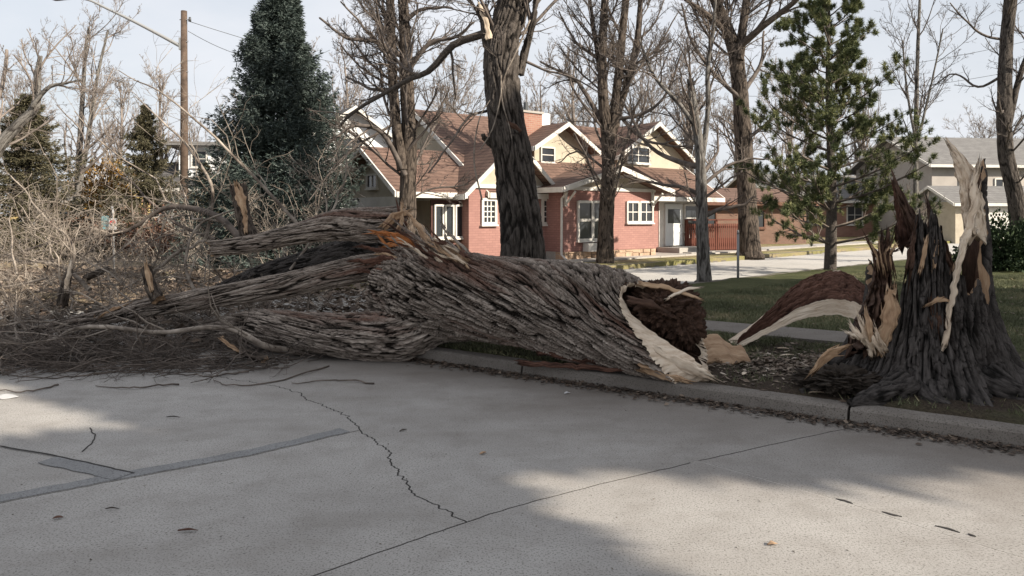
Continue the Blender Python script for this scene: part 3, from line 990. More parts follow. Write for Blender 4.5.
for k, (c, r, amp, sd) in enumerate(limb_specs):
    o = bark_tube('limb', [P(*p) for p in c], r, M_bark if k < 3 else M_bark_stump, None, ds=0.0125 if k < 3 else 0.02, amp=amp, freq=20, stretch=13, seed=sd, twist=(-0.6, 0.5, -0.7, 0.3)[k], lump=0.10,  # back limb gets dark bark to paint the shaded gap behind the others
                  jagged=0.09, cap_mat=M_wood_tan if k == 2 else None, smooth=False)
    under(o, ft)
# splintered crotch where the limbs tore open
rng = np.random.default_rng(5)
shards = [((440, 262, 8.15), (400, 236, 8.3), 0.10, M_wood_orange), ((425, 250, 8.2), (384, 247, 8.45), 0.07, M_wood_orange),
          ((430, 246, 8.2), (408, 214, 8.5), 0.09, M_wood_tan), ((415, 240, 8.4), (372, 231, 8.5), 0.06, M_wood_orange), ((398, 232, 8.55), (402, 205, 8.7), 0.10, M_wood_tan),
          ((385, 226, 8.6), (408, 212, 8.65), 0.12, M_wood_tan), ((452, 258, 8.05), (418, 240, 8.2), 0.05, M_wood), ((462, 258, 8.0), (425, 236, 8.25), 0.05, M_wood_tan),
          ((470, 262, 7.9), (434, 240, 8.15), 0.05, M_wood_tan), ((395, 252, 8.4), (360, 246, 8.55), 0.06, M_bark_red), ((410, 262, 8.25), (350, 262, 8.5), 0.09, M_bark_red),
          ((412, 272, 8.2), (358, 272, 8.45), 0.08, M_bark_red), ((405, 225, 8.7), (397, 203, 8.8), 0.06, M_bark_red), ((418, 246, 8.3), (415, 228, 8.45), 0.03, M_wood),
          ((390, 245, 8.45), (378, 236, 8.5), 0.05, M_wood_orange), ((405, 245, 8.35), (388, 238, 8.45), 0.06, M_wood_orange)]
for k in range(26):
    x, y = rng.uniform(395, 470), rng.uniform(236, 258)
    dx = rng.uniform(-34, -10)
    Yd = 8.7 - (x - 380) * 0.0085
    shards.append(((x, y + 8, Yd - 0.22), (x + dx, y + dx * 0.25 + rng.uniform(-12, 6), Yd - 0.05), rng.uniform(0.02, 0.05), [M_wood_tan, M_bark_red, M_bark, M_wood, M_bark][k % 5]))
for k, (a, b, w, mt) in enumerate(shards):
    a, b = P(*a), P(*b)
    mid = (a + b) / 2 + rng.normal(size=3) * 0.02
    under(splinter('splinter', [a, mid, b], [w * 0.9, w, w * 0.25], [w * 0.5, w * 0.45, 0.008], (0.2, -0.4, 1), mt, None, 30 + k * 1.7, tips=0.08, rough=0.3, fibres=10), ft)
# torn stubs
for k, (c, r, mt) in enumerate([([(250, 240, 9.15), (243, 215, 9.2), (238, 186, 9.25)], [0.11, 0.085, 0.10], M_wood_tan), ([(62, 305, 8.9), (66, 285, 8.9), (70, 268, 8.95)], [0.07, 0.055, 0.03], M_wood),
                               ([(158, 300, 8.7), (150, 285, 8.75), (146, 267, 8.8)], [0.08, 0.07, 0.06], M_wood_tan), ([(265, 360, 7.9), (240, 350, 7.95), (222, 338, 8.0)], [0.05, 0.045, 0.03], M_wood_tan),
                               ([(150, 300, 9.2), (120, 308, 9.0), (95, 316, 8.9)], [0.045, 0.04, 0.03], M_wood_tan), ([(85, 278, 9.4), (100, 272, 9.5), (110, 268, 9.6)], [0.05, 0.045, 0.03], M_wood)]):
    under(bark_tube('broken_stub', [P(*p) for p in c], r, M_bark_tan if k else M_bark_tan, None, ds=0.02, amp=0.015, freq=20, stretch=4, seed=50 + k, lump=0.2, jagged=0.06, cap_mat=mt), ft)

for k, (a, b_, w) in enumerate([((244, 214, 9.08), (236, 184, 9.1), 0.11), ((247, 232, 9.05), (241, 205, 9.08), 0.06), ((66, 290, 8.82), (70, 264, 8.85), 0.05), ((152, 292, 8.66), (146, 264, 8.7), 0.06), ((240, 352, 7.9), (222, 339, 7.93), 0.05), ((100, 315, 8.85), (128, 304, 8.9), 0.04)]):
    a, b_ = P(*a), P(*b_)
    under(splinter('splinter', [a, (a + b_) / 2, b_], [w * 0.6, w, w * 0.5], [0.04, 0.06, 0.03], (1, 0.1, 0.1), M_wood_tan if k != 2 else M_wood, None, 200 + k, rough=0.4, tips=0.08), ft)

# branches of the fallen crown
def keep_up(p, lo=0.012):
    z = p[..., 2]
    p[..., 2] = np.where(z < lo, lo + np.abs(z - lo) * 0.25, z)
    return p
main_br = [
    ([(300, 352, 8.35), (266, 346, 8.0), (225, 328, 8.05), (160, 332, 8.0), (90, 327, 8.1), (52, 338, 8.2), (-10, 366, 8.0)], [0.05, 0.042, 0.034, 0.03, 0.028, 0.02, 0.01]),
    ([(312, 240, 9.7), (262, 185, 9.8), (222, 145, 9.9), (172, 100, 10.0), (118, 72, 10.2)], [0.03, 0.025, 0.02, 0.014, 0.007]),
    ([(205, 245, 10.2), (212, 190, 10.2), (190, 150, 10.3), (160, 118, 10.4), (135, 95, 10.5)], [0.03, 0.026, 0.02, 0.013, 0.007]),
    ([(250, 250, 9.6), (215, 215, 9.9), (170, 208, 10.2), (120, 232, 10.4), (50, 244, 10.6), (-15, 262, 10.8)], [0.06, 0.055, 0.045, 0.03, 0.02, 0.01]),
    ([(215, 240, 10.5), (175, 222, 10.6), (140, 190, 10.7), (105, 165, 10.8)], [0.035, 0.03, 0.02, 0.008]),
    ([(60, 290, 9.2), (75, 250, 9.4), (40, 210, 9.6), (10, 175, 9.8)], [0.025, 0.02, 0.015, 0.008]),
    ([(150, 275, 9.6), (175, 255, 9.7), (205, 240, 9.7)], [0.03, 0.025, 0.02]),
    ([(90, 290, 9.4), (60, 265, 9.7), (20, 262, 9.9), (-20, 250, 10.2)], [0.035, 0.03, 0.02, 0.01]),
    ([(290, 270, 9.6), (330, 215, 9.9), (345, 180, 10), (352, 140, 10.1)], [0.022, 0.02, 0.013, 0.006]),
    ([(360, 265, 9.6), (330, 235, 9.8), (325, 200, 9.9), (300, 170, 10)], [0.02, 0.018, 0.013, 0.006]),
    ([(30, 345, 8.6), (-20, 330, 8.7), (-60, 340, 8.8)], [0.04, 0.03, 0.02]),
    ([(200, 300, 9.3), (185, 265, 9.5), (200, 225, 9.6), (250, 205, 9.7), (262, 190, 9.7)], [0.028, 0.022, 0.018, 0.01, 0.006]),
]
bp, br = [], []
for c, r in main_br:
    pts = catmull([P(*p) for p in c], 22)
    rr = np.interp(np.linspace(0, 1, 22), np.linspace(0, 1, len(r)), r)
    wob = np.stack([noise3(np.c_[np.arange(22) * 0.33, np.full(22, q), np.full(22, c[0][0] * 0.1)]) for q in (1.5, 7.5, 13.5)], 1) * 0.07
    pts = keep_up(pts + wob * np.linspace(0, 1, 22)[:, None])
    bp.append(pts); br.append(rr)
    dark_b = len(bp) in (4, 5)
    rr = rr * (0.8 if dark_b else 0.85)
    V, q = tubes(pts[None], rr[None], 8)
    under(mesh('branch', V, [q], M_twig_dark if dark_b else M_twig_pale), ft)
bp = np.array(bp)[:, ::3]; br = np.array(br)[:, ::3]
K = 110
rng = np.random.default_rng(15)
px = rng.uniform(-70, 345, K); dep = np.where(px > 170, rng.uniform(9.9, 12.8, K), rng.uniform(8.4, 12.6, K)); zz = rng.uniform(0.05, 1.0, K)
st = np.stack([(px - HX) / F * dep, dep, zz], 1)
dirs = np.stack([rng.normal(-0.55, 0.6, K), rng.normal(0, 0.45, K), rng.uniform(-0.1, 0.85, K)], 1)
Lr = rng.uniform(0.9, 2.2, K)
rp = keep_up(grow_paths(st, dirs, Lr, 8, 0.24, -0.015, rng))
rr = rng.uniform(0.006, 0.017, K)[:, None] * np.linspace(1, 0.3, 8)[None]
for k in range(K):
    V, q = tubes(rp[k:k + 1], rr[k:k + 1], 6)
    under(mesh('branch', V, [q], M_twig_pale), ft)
c1 = children(np.concatenate([rp, bp]), np.concatenate([rr, br]), 9, 0.42, (25, 75), 0.25, 0.02, rng, 6, 0.12, 0.55, 0.0036)
c1 = (c1[0], np.maximum(c1[1] * 0.6, 0.0036))
c2 = children(*c1, 5, 0.5, (25, 70), 0.26, 0.015, rng, 5, 0.15, 0.6, 0.0026)
c3 = children(c2[0], c2[1], 2, 0.55, (25, 65), 0.26, 0.01, rng, 4, 0.2, 0.6, 0.002)
mb = MB()
for (p, r), sd in ((c1, 5), (c2, 4), (c3, 3)):
    V, q = tubes(keep_up(p), r, sd)
    mb.add(V, q)
under(tag(mb.build('crown_twigs', M_twig_pale, smooth=True), kind='stuff'), ft)
# dark tangle of twigs pressed on the street
K = 1150
px = rng.uniform(-60, 330, K) * np.where(rng.random(K) < 0.4, 0.6, 1.0); yy = 372 - np.abs(rng.normal(size=K)) * 20 - np.maximum(0, px - 250) * 0.1
dep = np.clip(CAMZ * F / (yy - HY), 7.4, 13)
st = np.stack([(px - HX) / F * dep, dep, rng.uniform(0.008, 0.30, K) * rng.random(K) ** 1.5], 1)
ang = rng.normal(0.15, 1.15, K)
dirs = np.stack([-np.cos(ang), np.sin(ang), rng.normal(0.03, 0.12, K)], 1)
gp = keep_up(grow_paths(st, dirs, rng.uniform(0.2, 0.95, K), 6, 0.24, -0.02, rng), 0.006)
gr_ = np.maximum(rng.uniform(0.003, 0.009, K)[:, None] * np.linspace(1, 0.4, 6)[None], 0.002)
g1 = children(gp, gr_, 3, 0.45, (20, 60), 0.15, 0.0, rng, 4, 0.2, 0.6, 0.0022)
mb = MB()
mb.add(*tubes(gp, gr_, 4)); mb.add(*tubes(keep_up(g1[0], 0.006), g1[1], 3))
under(tag(mb.build('ground_twigs', M_twig_dark, smooth=True), kind='stuff'), ft)
# a few longer twigs reaching out over the open street, each its own part
for k, c in enumerate([[(330, 366), (280, 380), (235, 386), (215, 380)], [(375, 383), (330, 380), (290, 384)], [(110, 372), (60, 378), (0, 374)], [(250, 372), (200, 376), (150, 370)], [(180, 384), (130, 388), (95, 386)], [(60, 384), (25, 392), (-10, 388)]]):
    pts = keep_up(catmull([G(*p, 0.012) for p in c], 14) + rng.normal(size=(14, 3)) * np.array((0.012, 0.012, 0.006)), 0.008)
    V, q = tubes(pts[None], np.linspace(0.009, 0.004, 14)[None], 5)
    under(mesh('branch', V, [q], M_twig_dark), ft)

# ------------------------------------------------------------------ the stump
stump = tag(empty('stump', tuple(STUMP)), 'tall jagged hollow tree stump with pale torn wood standing on the verge', 'stump')
SC = STUMP
def stump_shell(nth=400, nz=170):
    th = np.arange(nth) * 2 * math.pi / nth
    deg = np.degrees(th)
    def peak(c, w, h, p=1.6):
        d = np.abs((deg - c + 180) % 360 - 180)
        return h * np.clip(1 - (d / w) ** p, 0, None)
    # heights above the verge round the rim (0 = right, 90 = away, 270 = towards the camera)
    H = np.maximum.reduce([peak(346, 42, 2.0, 2.6), peak(20, 40, 0.95), peak(243, 30, 1.5, 3.0), peak(208, 26, 0.75), peak(110, 45, 1.0), peak(150, 40, 1.1, 1.4), peak(292, 30, 0.95, 2.4), peak(268, 24, 1.12, 2.0)])
    H = np.maximum(H, 0.40)
    spike = noise3(np.c_[np.cos(th) * 6, np.sin(th) * 6, th * 0 + 2]) * 0.22 + noise3(np.c_[np.cos(th) * 19, np.sin(th) * 19, th * 0]) * 0.16
    H = np.maximum(0.3, H * (1 + spike * 0.55))
    s = np.linspace(0, 1, nz)
    Z = s[:, None] * H[None]
    lobes = 0.10 * np.cos(3 * th + 0.6) + 0.08 * np.cos(5 * th + 2.0) + 0.06 * np.cos(8 * th) + 0.03 * np.cos(13 * th + 1)
    fl = np.exp(-Z / 0.30)
    R = 0.40 + 0.15 * np.exp(-Z / 0.9) + (0.34 + 1.3 * lobes[None]) * fl
    TH = np.broadcast_to(th[None], Z.shape)
    h = bark_h(np.cos(TH) * 0.55, np.sin(TH) * 0.55, Z, 17, 9, 9.0)
    R = R * (1 + 0.05 * fbm(np.stack([np.cos(TH) * 1.5, np.sin(TH) * 1.5, Z * 1.6], -1) + 4, 3)) + 0.075 * (h - 0.7)
    lean = np.stack([0.02 * Z, 0.02 * Z, 0 * Z], -1)
    Vo = SC + np.stack([np.cos(TH) * R * 1.06, np.sin(TH) * R, Z - 0.06], -1) + lean
    gro = np.stack([np.cos(TH) * 0.5, np.sin(TH) * 0.5, Z / 5], -1)
    # inner wall, thinning to the rim
    nz2 = 70
    s2 = np.linspace(1, 0.22, nz2)
    Z2 = s2[:, None] * H[None] * 0.985
    TH2 = np.broadcast_to(th[None], Z2.shape)
    thick = 0.03 + 0.16 * (1 - s2[:, None]) ** 0.7 + 0.05 * np.clip(noise3(np.stack([np.cos(TH2) * 8, np.sin(TH2) * 8, Z2 * 1.2], -1)), -0.5, 1)
    R2 = np.maximum(0.05, 0.40 + 0.15 * np.exp(-Z2 / 0.9) + 0.05 * np.exp(-Z2 / 0.3) - thick)
    R2 = R2 + 0.03 * noise3(np.stack([np.cos(TH2) * 13, np.sin(TH2) * 13, Z2 * 2], -1))
    lean2 = np.stack([0.02 * Z2, 0.02 * Z2, 0 * Z2], -1)
    Vi = SC + np.stack([np.cos(TH2) * R2 * 1.06, np.sin(TH2) * R2, Z2 - 0.06], -1) + lean2
    gri = np.stack([np.cos(TH2) * 0.4, np.sin(TH2) * 0.4, Z2 / 6], -1)
    Vall = np.vstack([Vo.reshape(-1, 3), Vi.reshape(-1, 3), (SC + np.array((0, 0, 0.12)))[None]])
    gr = np.vstack([gro.reshape(-1, 3), gri.reshape(-1, 3), [[0, 0, 0]]])
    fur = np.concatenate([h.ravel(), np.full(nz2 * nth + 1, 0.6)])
    q1 = grid_quads(nz, nth)
    k = np.arange(nth); a = (nz - 1) * nth; b = nz * nth
    q2 = np.stack([a + k, a + (k + 1) % nth, b + (k + 1) % nth, b + k], 1)
    q3 = grid_quads(nz2, nth) + nz * nth
    e = nz * nth + (nz2 - 1) * nth
    t = np.stack([e + k, e + (k + 1) % nth, np.full(nth, len(Vall) - 1)], 1)
    mi = np.concatenate([np.zeros(len(q1), int), np.full(len(q2), 2), np.tile(np.ones(nth, int), nz2 - 1), np.ones(len(t), int)])
    rowi = np.repeat(np.arange(nz2 - 1), nth)
    mi[len(q1) + len(q2):len(q1) + len(q2) + len(q3)] = np.where(rowi < 3, 2, 1)
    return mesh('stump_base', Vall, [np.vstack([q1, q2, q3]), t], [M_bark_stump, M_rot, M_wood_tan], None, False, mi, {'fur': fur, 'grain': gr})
under(stump_shell(), stump)
SY = 6.4
def sp(name, pts, w, t, wd, mat, seed, back=None, tips=0.08, rough=0.25, fibre=1.0):
    rough = 0.42
    if mat in (M_rot, M_bark_red): rough, tips = 0.6, 0.16
    return under(splinter(name, [P(*p) for p in pts], w, t, wd, mat, None, seed, back=back, tips=tips, rough=rough * 1.25, fibre=fibre, fibres=16), stump)
# tall pale blade torn up on the right-hand spire, its white edge running down the split
sp('torn_blade', [(974, 235, 6.15), (972, 205, 6.2), (966, 175, 6.25), (949, 143, 6.35)], [0.15, 0.20, 0.17, 0.02], [0.05, 0.05, 0.04, 0.012], (1, 0.2, 0.25), M_wood, 61, back=None, tips=0.12)
sp('torn_blade', [(945, 345, 5.95), (951, 300, 5.98), (960, 255, 6.02), (971, 215, 6.1), (977, 164, 6.2)], [0.012, 0.035, 0.05, 0.075, 0.015], [0.05, 0.06, 0.06, 0.05, 0.012], (1, -0.2, 0.1), M_wood, 62, tips=0.1)
# brown leaning shards behind the split
sp('torn_shard', [(948, 335, 6.5), (932, 275, 6.6), (915, 235, 6.7), (896, 186, 6.85)], [0.30, 0.24, 0.16, 0.02], [0.09, 0.08, 0.06, 0.02], (1, 0.1, 0.3), M_rot, 64, back=M_bark_red)
sp('torn_shard', [(905, 245, 6.75), (900, 215, 6.8), (893, 184, 6.9)], [0.12, 0.09, 0.03], [0.07, 0.05, 0.02], (1, 0, 0.3), M_bark_red, 65)
sp('torn_shard', [(950, 320, 6.35), (945, 270, 6.4), (935, 235, 6.42), (928, 207, 6.45)], [0.22, 0.20, 0.10, 0.01], [0.07, 0.06, 0.05, 0.015], (1, 0.1, 0.1), M_rot, 66)
sp('torn_shard', [(934, 268, 6.1), (936, 250, 6.1), (937, 226, 6.15)], [0.03, 0.035, 0.008], [0.03, 0.02, 0.01], (1, 0, 0), M_wood_tan, 67)
sp('torn_shard', [(908, 268, 5.98), (911, 252, 5.99), (914, 236, 6.02)], [0.05, 0.05, 0.02], [0.03, 0.025, 0.012], (1, 0, 0), M_rot, 68)
sp('torn_shard', [(922, 268, 6.02), (925, 252, 6.03), (927, 240, 6.05)], [0.03, 0.04, 0.02], [0.03, 0.02, 0.012], (1, 0, 0), M_wood_tan, 69)
sp('torn_shard', [(942, 345, 6.05), (938, 320, 6.05), (935, 300, 6.1)], [0.16, 0.15, 0.08], [0.06, 0.05, 0.03], (1, 0, 0), M_rot, 70)
sp('torn_shard', [(930, 305, 6.0), (940, 300, 5.98), (950, 302, 6.0)], [0.03, 0.04, 0.02], [0.03, 0.03, 0.01], (0, 0, 1), M_wood_tan, 71)
# separate rotten spire on the left with pale and orange faces
sp('rotten_spire', [(868, 350, 6.3), (876, 318, 6.3), (882, 285, 6.32), (884, 243, 6.35)], [0.24, 0.22, 0.15, 0.06], [0.2, 0.18, 0.12, 0.03], (1, 0.2, 0), M_rot, 72, tips=0.1, rough=0.45)
sp('torn_shard', [(878, 352, 6.15), (888, 325, 6.12), (892, 292, 6.14)], [0.06, 0.13, 0.08], [0.04, 0.05, 0.03], (1, -0.3, 0), M_wood_tan, 73)
for k, (a, b_, w_) in enumerate([((874, 356), (858, 318), 0.07), ((868, 348), (852, 326), 0.06), ((872, 344), (866, 312), 0.06), ((862, 340), (849, 333), 0.05), ((880, 352), (868, 330), 0.04)]):
    sp('torn_shard', [(*a, 6.12), ((a[0] + b_[0]) / 2, (a[1] + b_[1]) / 2, 6.08), (*b_, 6.12)], [w_ * 0.7, w_, w_ * 0.3], [0.04, 0.05, 0.015], (1, -0.2, 0.2), M_wood if k != 2 else M_wood_tan, 74 + k * 0.7)
sp('torn_shard', [(884, 350, 6.1), (880, 342, 6.08), (876, 330, 6.1)], [0.05, 0.05, 0.02], [0.03, 0.03, 0.01], (1, -0.2, 0), M_wood, 75)
for k in range(9):
    x = 876 + k * 2.2
    sp('torn_shard', [(x, 268, 6.3), (x - 2, 255, 6.3), (x - 8 + k * 1.6, 242 + (k % 3) * 4, 6.3)], [0.02, 0.016, 0.004], [0.015, 0.012, 0.004], (1, 0, 0), M_wood_tan if k % 2 else M_rot, 80 + k)
# low root flap on the left, its sunlit face painted by a pale shard
lump('root_soil', P(842, 380, 6.15), (0.34, 0.30, 0.10), plain('dark soil', (0.034, 0.026, 0.02), 0.95, 0.5, 25, 0.8), stump, 7.0, 80, 0.35, 9.0)
sp('torn_shard', [(812, 372, 5.9), (828, 356, 5.88), (846, 347, 5.9)], [0.05, 0.12, 0.05], [0.02, 0.03, 0.02], (0.3, -0.5, 1), M_wood_tan, 91)
for k, (a, b, c, r) in enumerate([((905, 385, 5.95), (880, 398, 5.8), (850, 404, 5.75), 0.10), ((930, 390, 5.9), (935, 402, 5.72), (950, 408, 5.62), 0.09), ((985, 380, 6.0), (1010, 392, 5.85), (1035, 396, 5.8), 0.12), ((870, 380, 6.1), (835, 390, 6.1), (800, 394, 6.1), 0.08)]):
    under(bark_tube('root', [P(*a), P(*b), P(*c)], [r * 1.3, r, r * 0.4], M_bark_stump, None, ds=0.02, amp=0.03, freq=11, stretch=4, seed=60 + k, lump=0.25, jagged=0.02), stump)
# long strip of wood and bark that bent over from the stump
def bent_strip():
    n = 150
    dep = [8.25, 8.05, 7.85, 7.62, 7.3, 7.05, 6.9]
    lo = catmull([P(x, y, d) for (x, y), d in zip([(737, 349), (770, 333), (800, 320), (826, 315), (848, 317), (862, 325), (872, 340)], dep)], n)
    hi = catmull([P(x, y, d + 0.03) for (x, y), d in zip([(737, 344), (770, 325), (799, 307), (824, 299), (848, 299), (864, 306), (874, 322)], dep)], n)
    top = catmull([P(x, y, d + o) for (x, y), d, o in zip([(740, 340), (766, 313), (791, 288), (817, 274), (842, 271), (863, 284), (874, 305)], dep, (0.1, 0.25, 0.4, 0.5, 0.5, 0.4, 0.3))], n)
    wob = noise3(np.c_[np.linspace(0, 14, n), np.zeros(n), np.zeros(n)]) + 0.6 * noise3(np.c_[np.linspace(0, 40, n), np.zeros(n) + 4, np.zeros(n)])
    hi[:, 2] += wob * 0.022
    lo[:, 2] += np.roll(wob, 40) * 0.018
    top[:, 2] += np.roll(wob, 80) * 0.025
    back = top * 0.35 + lo * 0.65 + np.array((0, 0.38, 0.0))
    rows, g, kind = [], [], []
    u = np.linspace(0, 1.9, n)
    def loft(p, q, m, bulge, k):
        for j in range(m):
            f = j / m
            r = p * (1 - f) + q * f
            c = math.sin(math.pi * f)
            v = np.full(n, f * np.linalg.norm(q - p, axis=1).mean())
            if k == 1:
                h = bark_h(v * 1.0 + 3.0, v * 0 + 0.4, u, 24, 12, 3.0)
                r = r + np.outer(bulge * c + 0.085 * (h - 0.7), (-0.1, -0.45, 0.85))
            else:
                h = 0.7 + 0.45 * noise3(np.c_[v * 30, np.full(n, k * 3.0), u * 2.2]) + 0.35 * noise3(np.c_[v * 60, np.full(n, k * 3.0), u * 7])
                r = r + np.outer(bulge * c + 0.025 * (h - 0.7), (0.1, -0.95, 0.1))
            rows.append(r); g.append(np.c_[v, np.full(n, k * 2.0), u * 0.14]); kind.append(np.full(n, np.nan)); kind[-1] = h
    loft(lo, hi, 14, 0.0, 0)
    cut1 = len(rows)
    loft(hi, top, 46, 0.05, 1)
    cut2 = len(rows)
    loft(top, back, 8, 0.0, 2)
    loft(back, lo, 8, 0.0, 2)
    V = np.vstack(rows)
    m = len(rows)
    i = np.arange(m)[:, None]; j = np.arange(n - 1)[None]
    q = np.stack([i * n + j, i * n + j + 1, ((i + 1) % m) * n + j + 1, ((i + 1) % m) * n + j], -1)
    mi = np.zeros((m, n - 1), int); mi[cut1 - 1:cut2] = 1
    return mesh('bent_strip', V, [q.reshape(-1, 4)], [M_wood, M_bark_red], None, False, mi.ravel(), {'grain': np.vstack(g), 'fur': np.concatenate(kind)})
under(bent_strip(), stump)

ch = tag(splinter('wood_chunk', [P(690, 353, 7.3), P(717, 351, 7.35), P(746, 356, 7.45)], [0.30, 0.36, 0.22], [0.08, 0.09, 0.05], (-0.25, 1, 0.75), M_wood_tan, None, 97, rough=0.12, m=40), 'flat pale slab of split wood lying between trunk and stump', 'wood piece')
rebase(ch, G(707, 362, 0.13))
# ------------------------------------------------------------------ trees
def PP(pts, Y):
    return [P(p[0], p[1], p[2] if len(p) > 2 else Y) for p in pts]

def bare_tree(name, label, Y, stems, limbs, bark, twig, seed, nrand=10, kids=(6, 5, 3), group=None, ds=0.035, amp=0.02, freq=9,
              lr=(0.9, 2.4), up=0.05, rmin=0.004, jit=0.14, tmin=0.45, base_z=0.1, flare=1.5):
    """stems, limbs: (pixel path, width in pixels at start, at end)"""
    rng = np.random.default_rng(seed)
    b0 = P(*stems[0][0][0], Y)
    root = tag(empty(name, (b0[0], b0[1], base_z)), label, 'tree', group)
    allp, allr = [], []
    px = Y / F
    for k, (pts, w0, w1) in enumerate(stems):
        c = PP(pts, Y)
        rad = np.linspace(w0 * px / 2, w1 * px / 2, len(c))
        if k == 0:
            c[0][2] = base_z - 0.1
            c = [c[0], c[0] * 0.93 + c[1] * 0.07] + c[1:]
            rad = np.concatenate([[rad[0] * flare], [rad[0] * 1.12], rad[1:]])
        c = np.array(c)
        c[:, 1] += np.cumsum(rng.normal(size=len(c)) * 0.06) * (np.arange(len(c)) > 1)
        under(bark_tube('trunk', c, rad, bark, None, ds=ds, amp=amp, freq=freq, stretch=6, seed=seed + k * 3.3, lump=0.09, jagged=0.03), root)
        q = catmull(c, 8)
        allp.append(q); allr.append(np.interp(np.linspace(0, 1, 8), np.linspace(0, 1, len(rad)), rad))
    stem_p, stem_r = np.array(allp), np.array(allr)
    lp, lrad = [], []
    for k, (pts, w0, w1) in enumerate(limbs):
        c = np.array(PP(pts, Y))
        c[:, 1] += np.linspace(0, rng.normal() * 0.8, len(c))
        q = catmull(c, 16)
        r = np.linspace(w0 * px / 2, w1 * px / 2, 16)
        q = q + np.stack([noise3(np.c_[np.arange(16) * 0.4, np.full(16, a), np.full(16, seed + k)]) for a in (1.5, 5.5, 9.5)], 1) * 0.06 * np.linspace(0, 1, 16)[:, None]
        qc = np.vstack([q, q[-1] + (q[-1] - q[-2]) * 0.15]); rc = np.append(r, 0.002)
        V, f = tubes(qc[None], rc[None], 8)
        under(mesh('limb', V, [f], bark if w0 > 6 else twig, attrs={'fur': np.full(len(V), 0.8), 'grain': V}), root)
        lp.append(q[::2]); lrad.append(r[::2])
    if nrand:
        p, r = children(stem_p, stem_r, nrand, 0.5, (25, 65), jit * 0.8, up, rng, 8, tmin, 0.42, 0.012)
        L = np.linalg.norm(np.diff(p, axis=1), axis=2).sum(1)
        want = rng.uniform(lr[0], lr[1], len(L))
        p = p[:, :1] + (p - p[:, :1]) * (want / L)[:, None, None]
        r = np.minimum(r, (want * 0.016)[:, None])
        for k in range(len(p)):
            V, f = tubes(p[k:k + 1], r[k:k + 1], 6)
            under(mesh('limb', V, [f], twig), root)
        lp += list(p); lrad += list(r)
    lp, lrad = np.array(lp), np.array(lrad)
    mb = MB()
    sides = (5, 4, 3)
    cp, cr = lp, lrad
    for lev, kk in enumerate(kids):
        cp, cr = children(cp, cr, kk, 0.45, (22, 62), jit, up * 0.6, rng, (6, 5, 4)[lev], 0.15, 0.55, rmin)
        mb.add(*tubes(cp, cr, sides[lev]))
    under(tag(mb.build('twigs', twig, smooth=True), kind='stuff'), root)
    return root

bare_tree('dead_tree', 'thick dark trunk with rough bark and broken stubs behind the fallen log', 12.0,
          [([(524, 300), (522, 235), (514, 170), (505, 110), (501, 60), (507, 25), (520, -25), (528, -90)], 44, 27), ([(500, 70), (490, 45), (486, 22), (482, 6)], 17, 11), ([(520, 75), (526, 48), (533, 20), (540, -20)], 9, 6)],
          [([(486, 33), (452, 42), (424, 66), (395, 74), (352, 95), (322, 116)], 9, 3), ([(498, 150), (488, 143), (484, 137)], 7, 4),
           ([(490, 110), (470, 120), (455, 145), (435, 175)], 3, 1.5), ([(527, 62), (545, 70), (575, 78), (600, 95)], 3, 1)],
          M_bark_tree, M_twig_tree, 101, 12, (5, 5, 3), ds=0.02, amp=0.06, freq=9, lr=(0.8, 2.0), tmin=0.55, flare=1.25)
_dt = bpy.data.objects['dead_tree']
under(bark_tube('broken_stub', PP([(514, 136), (506, 126), (499, 121)], 11.75), [0.16, 0.13, 0.12], M_bark_tree, None, ds=0.02, amp=0.03, freq=12, stretch=4, seed=77, lump=0.2, jagged=0.08, cap_mat=M_rot), _dt)
under(splinter('broken_stub', PP([(506, 122), (514, 126), (521, 132)], 11.62), [0.05, 0.09, 0.04], [0.03, 0.04, 0.02], (0.3, -0.4, 1), M_rot, None, 78), _dt)
under(splinter('broken_stub', PP([(490, 40), (484, 18), (478, 2)], 11.75), [0.12, 0.10, 0.03], [0.05, 0.05, 0.02], (1, 0, 0.2), M_wood, None, 79), _dt)
for c_ in ([(530, 20), (517, 50), (504, 78), (499, 105), (492, 130), (480, 150)], [(501, 75), (502, 100), (509, 125), (512, 140)], [(482, 200), (474, 160), (479, 120), (490, 100)]):
    q_ = catmull(PP(c_, 11.6), 16)
    V, f_ = tubes(q_[None], np.linspace(0.016, 0.008, 16)[None], 6)
    under(mesh('hanging_twig', V, [f_], M_twig_pale), _dt)
bare_tree('bare_tree', 'bare tree with two close tan stems left of the thick dark trunk', 18.0,
          [([(404, 268), (406, 200), (408, 140), (406, 80), (404, 30), (400, -30)], 19, 10), ([(402, 170), (395, 110), (391, 50), (388, -30)], 11, 8)],
          [([(405, 175), (385, 135), (360, 130), (340, 150)], 6, 2), ([(400, 55), (375, 42), (350, 40), (322, 20)], 6, 2), ([(408, 70), (430, 45), (455, 40), (475, 28)], 6, 2), ([(406, 20), (425, 10), (455, 12)], 5, 2),
           ([(395, 90), (365, 85), (340, 70)], 4, 2), ([(408, 150), (435, 120), (450, 90)], 3, 1), ([(400, 120), (350, 155), (318, 200)], 3, 1)],
          M_bark_tan, M_twig_tree, 102, 20, (9, 7, 4), lr=(0.9, 2.6), rmin=0.005, tmin=0.3)
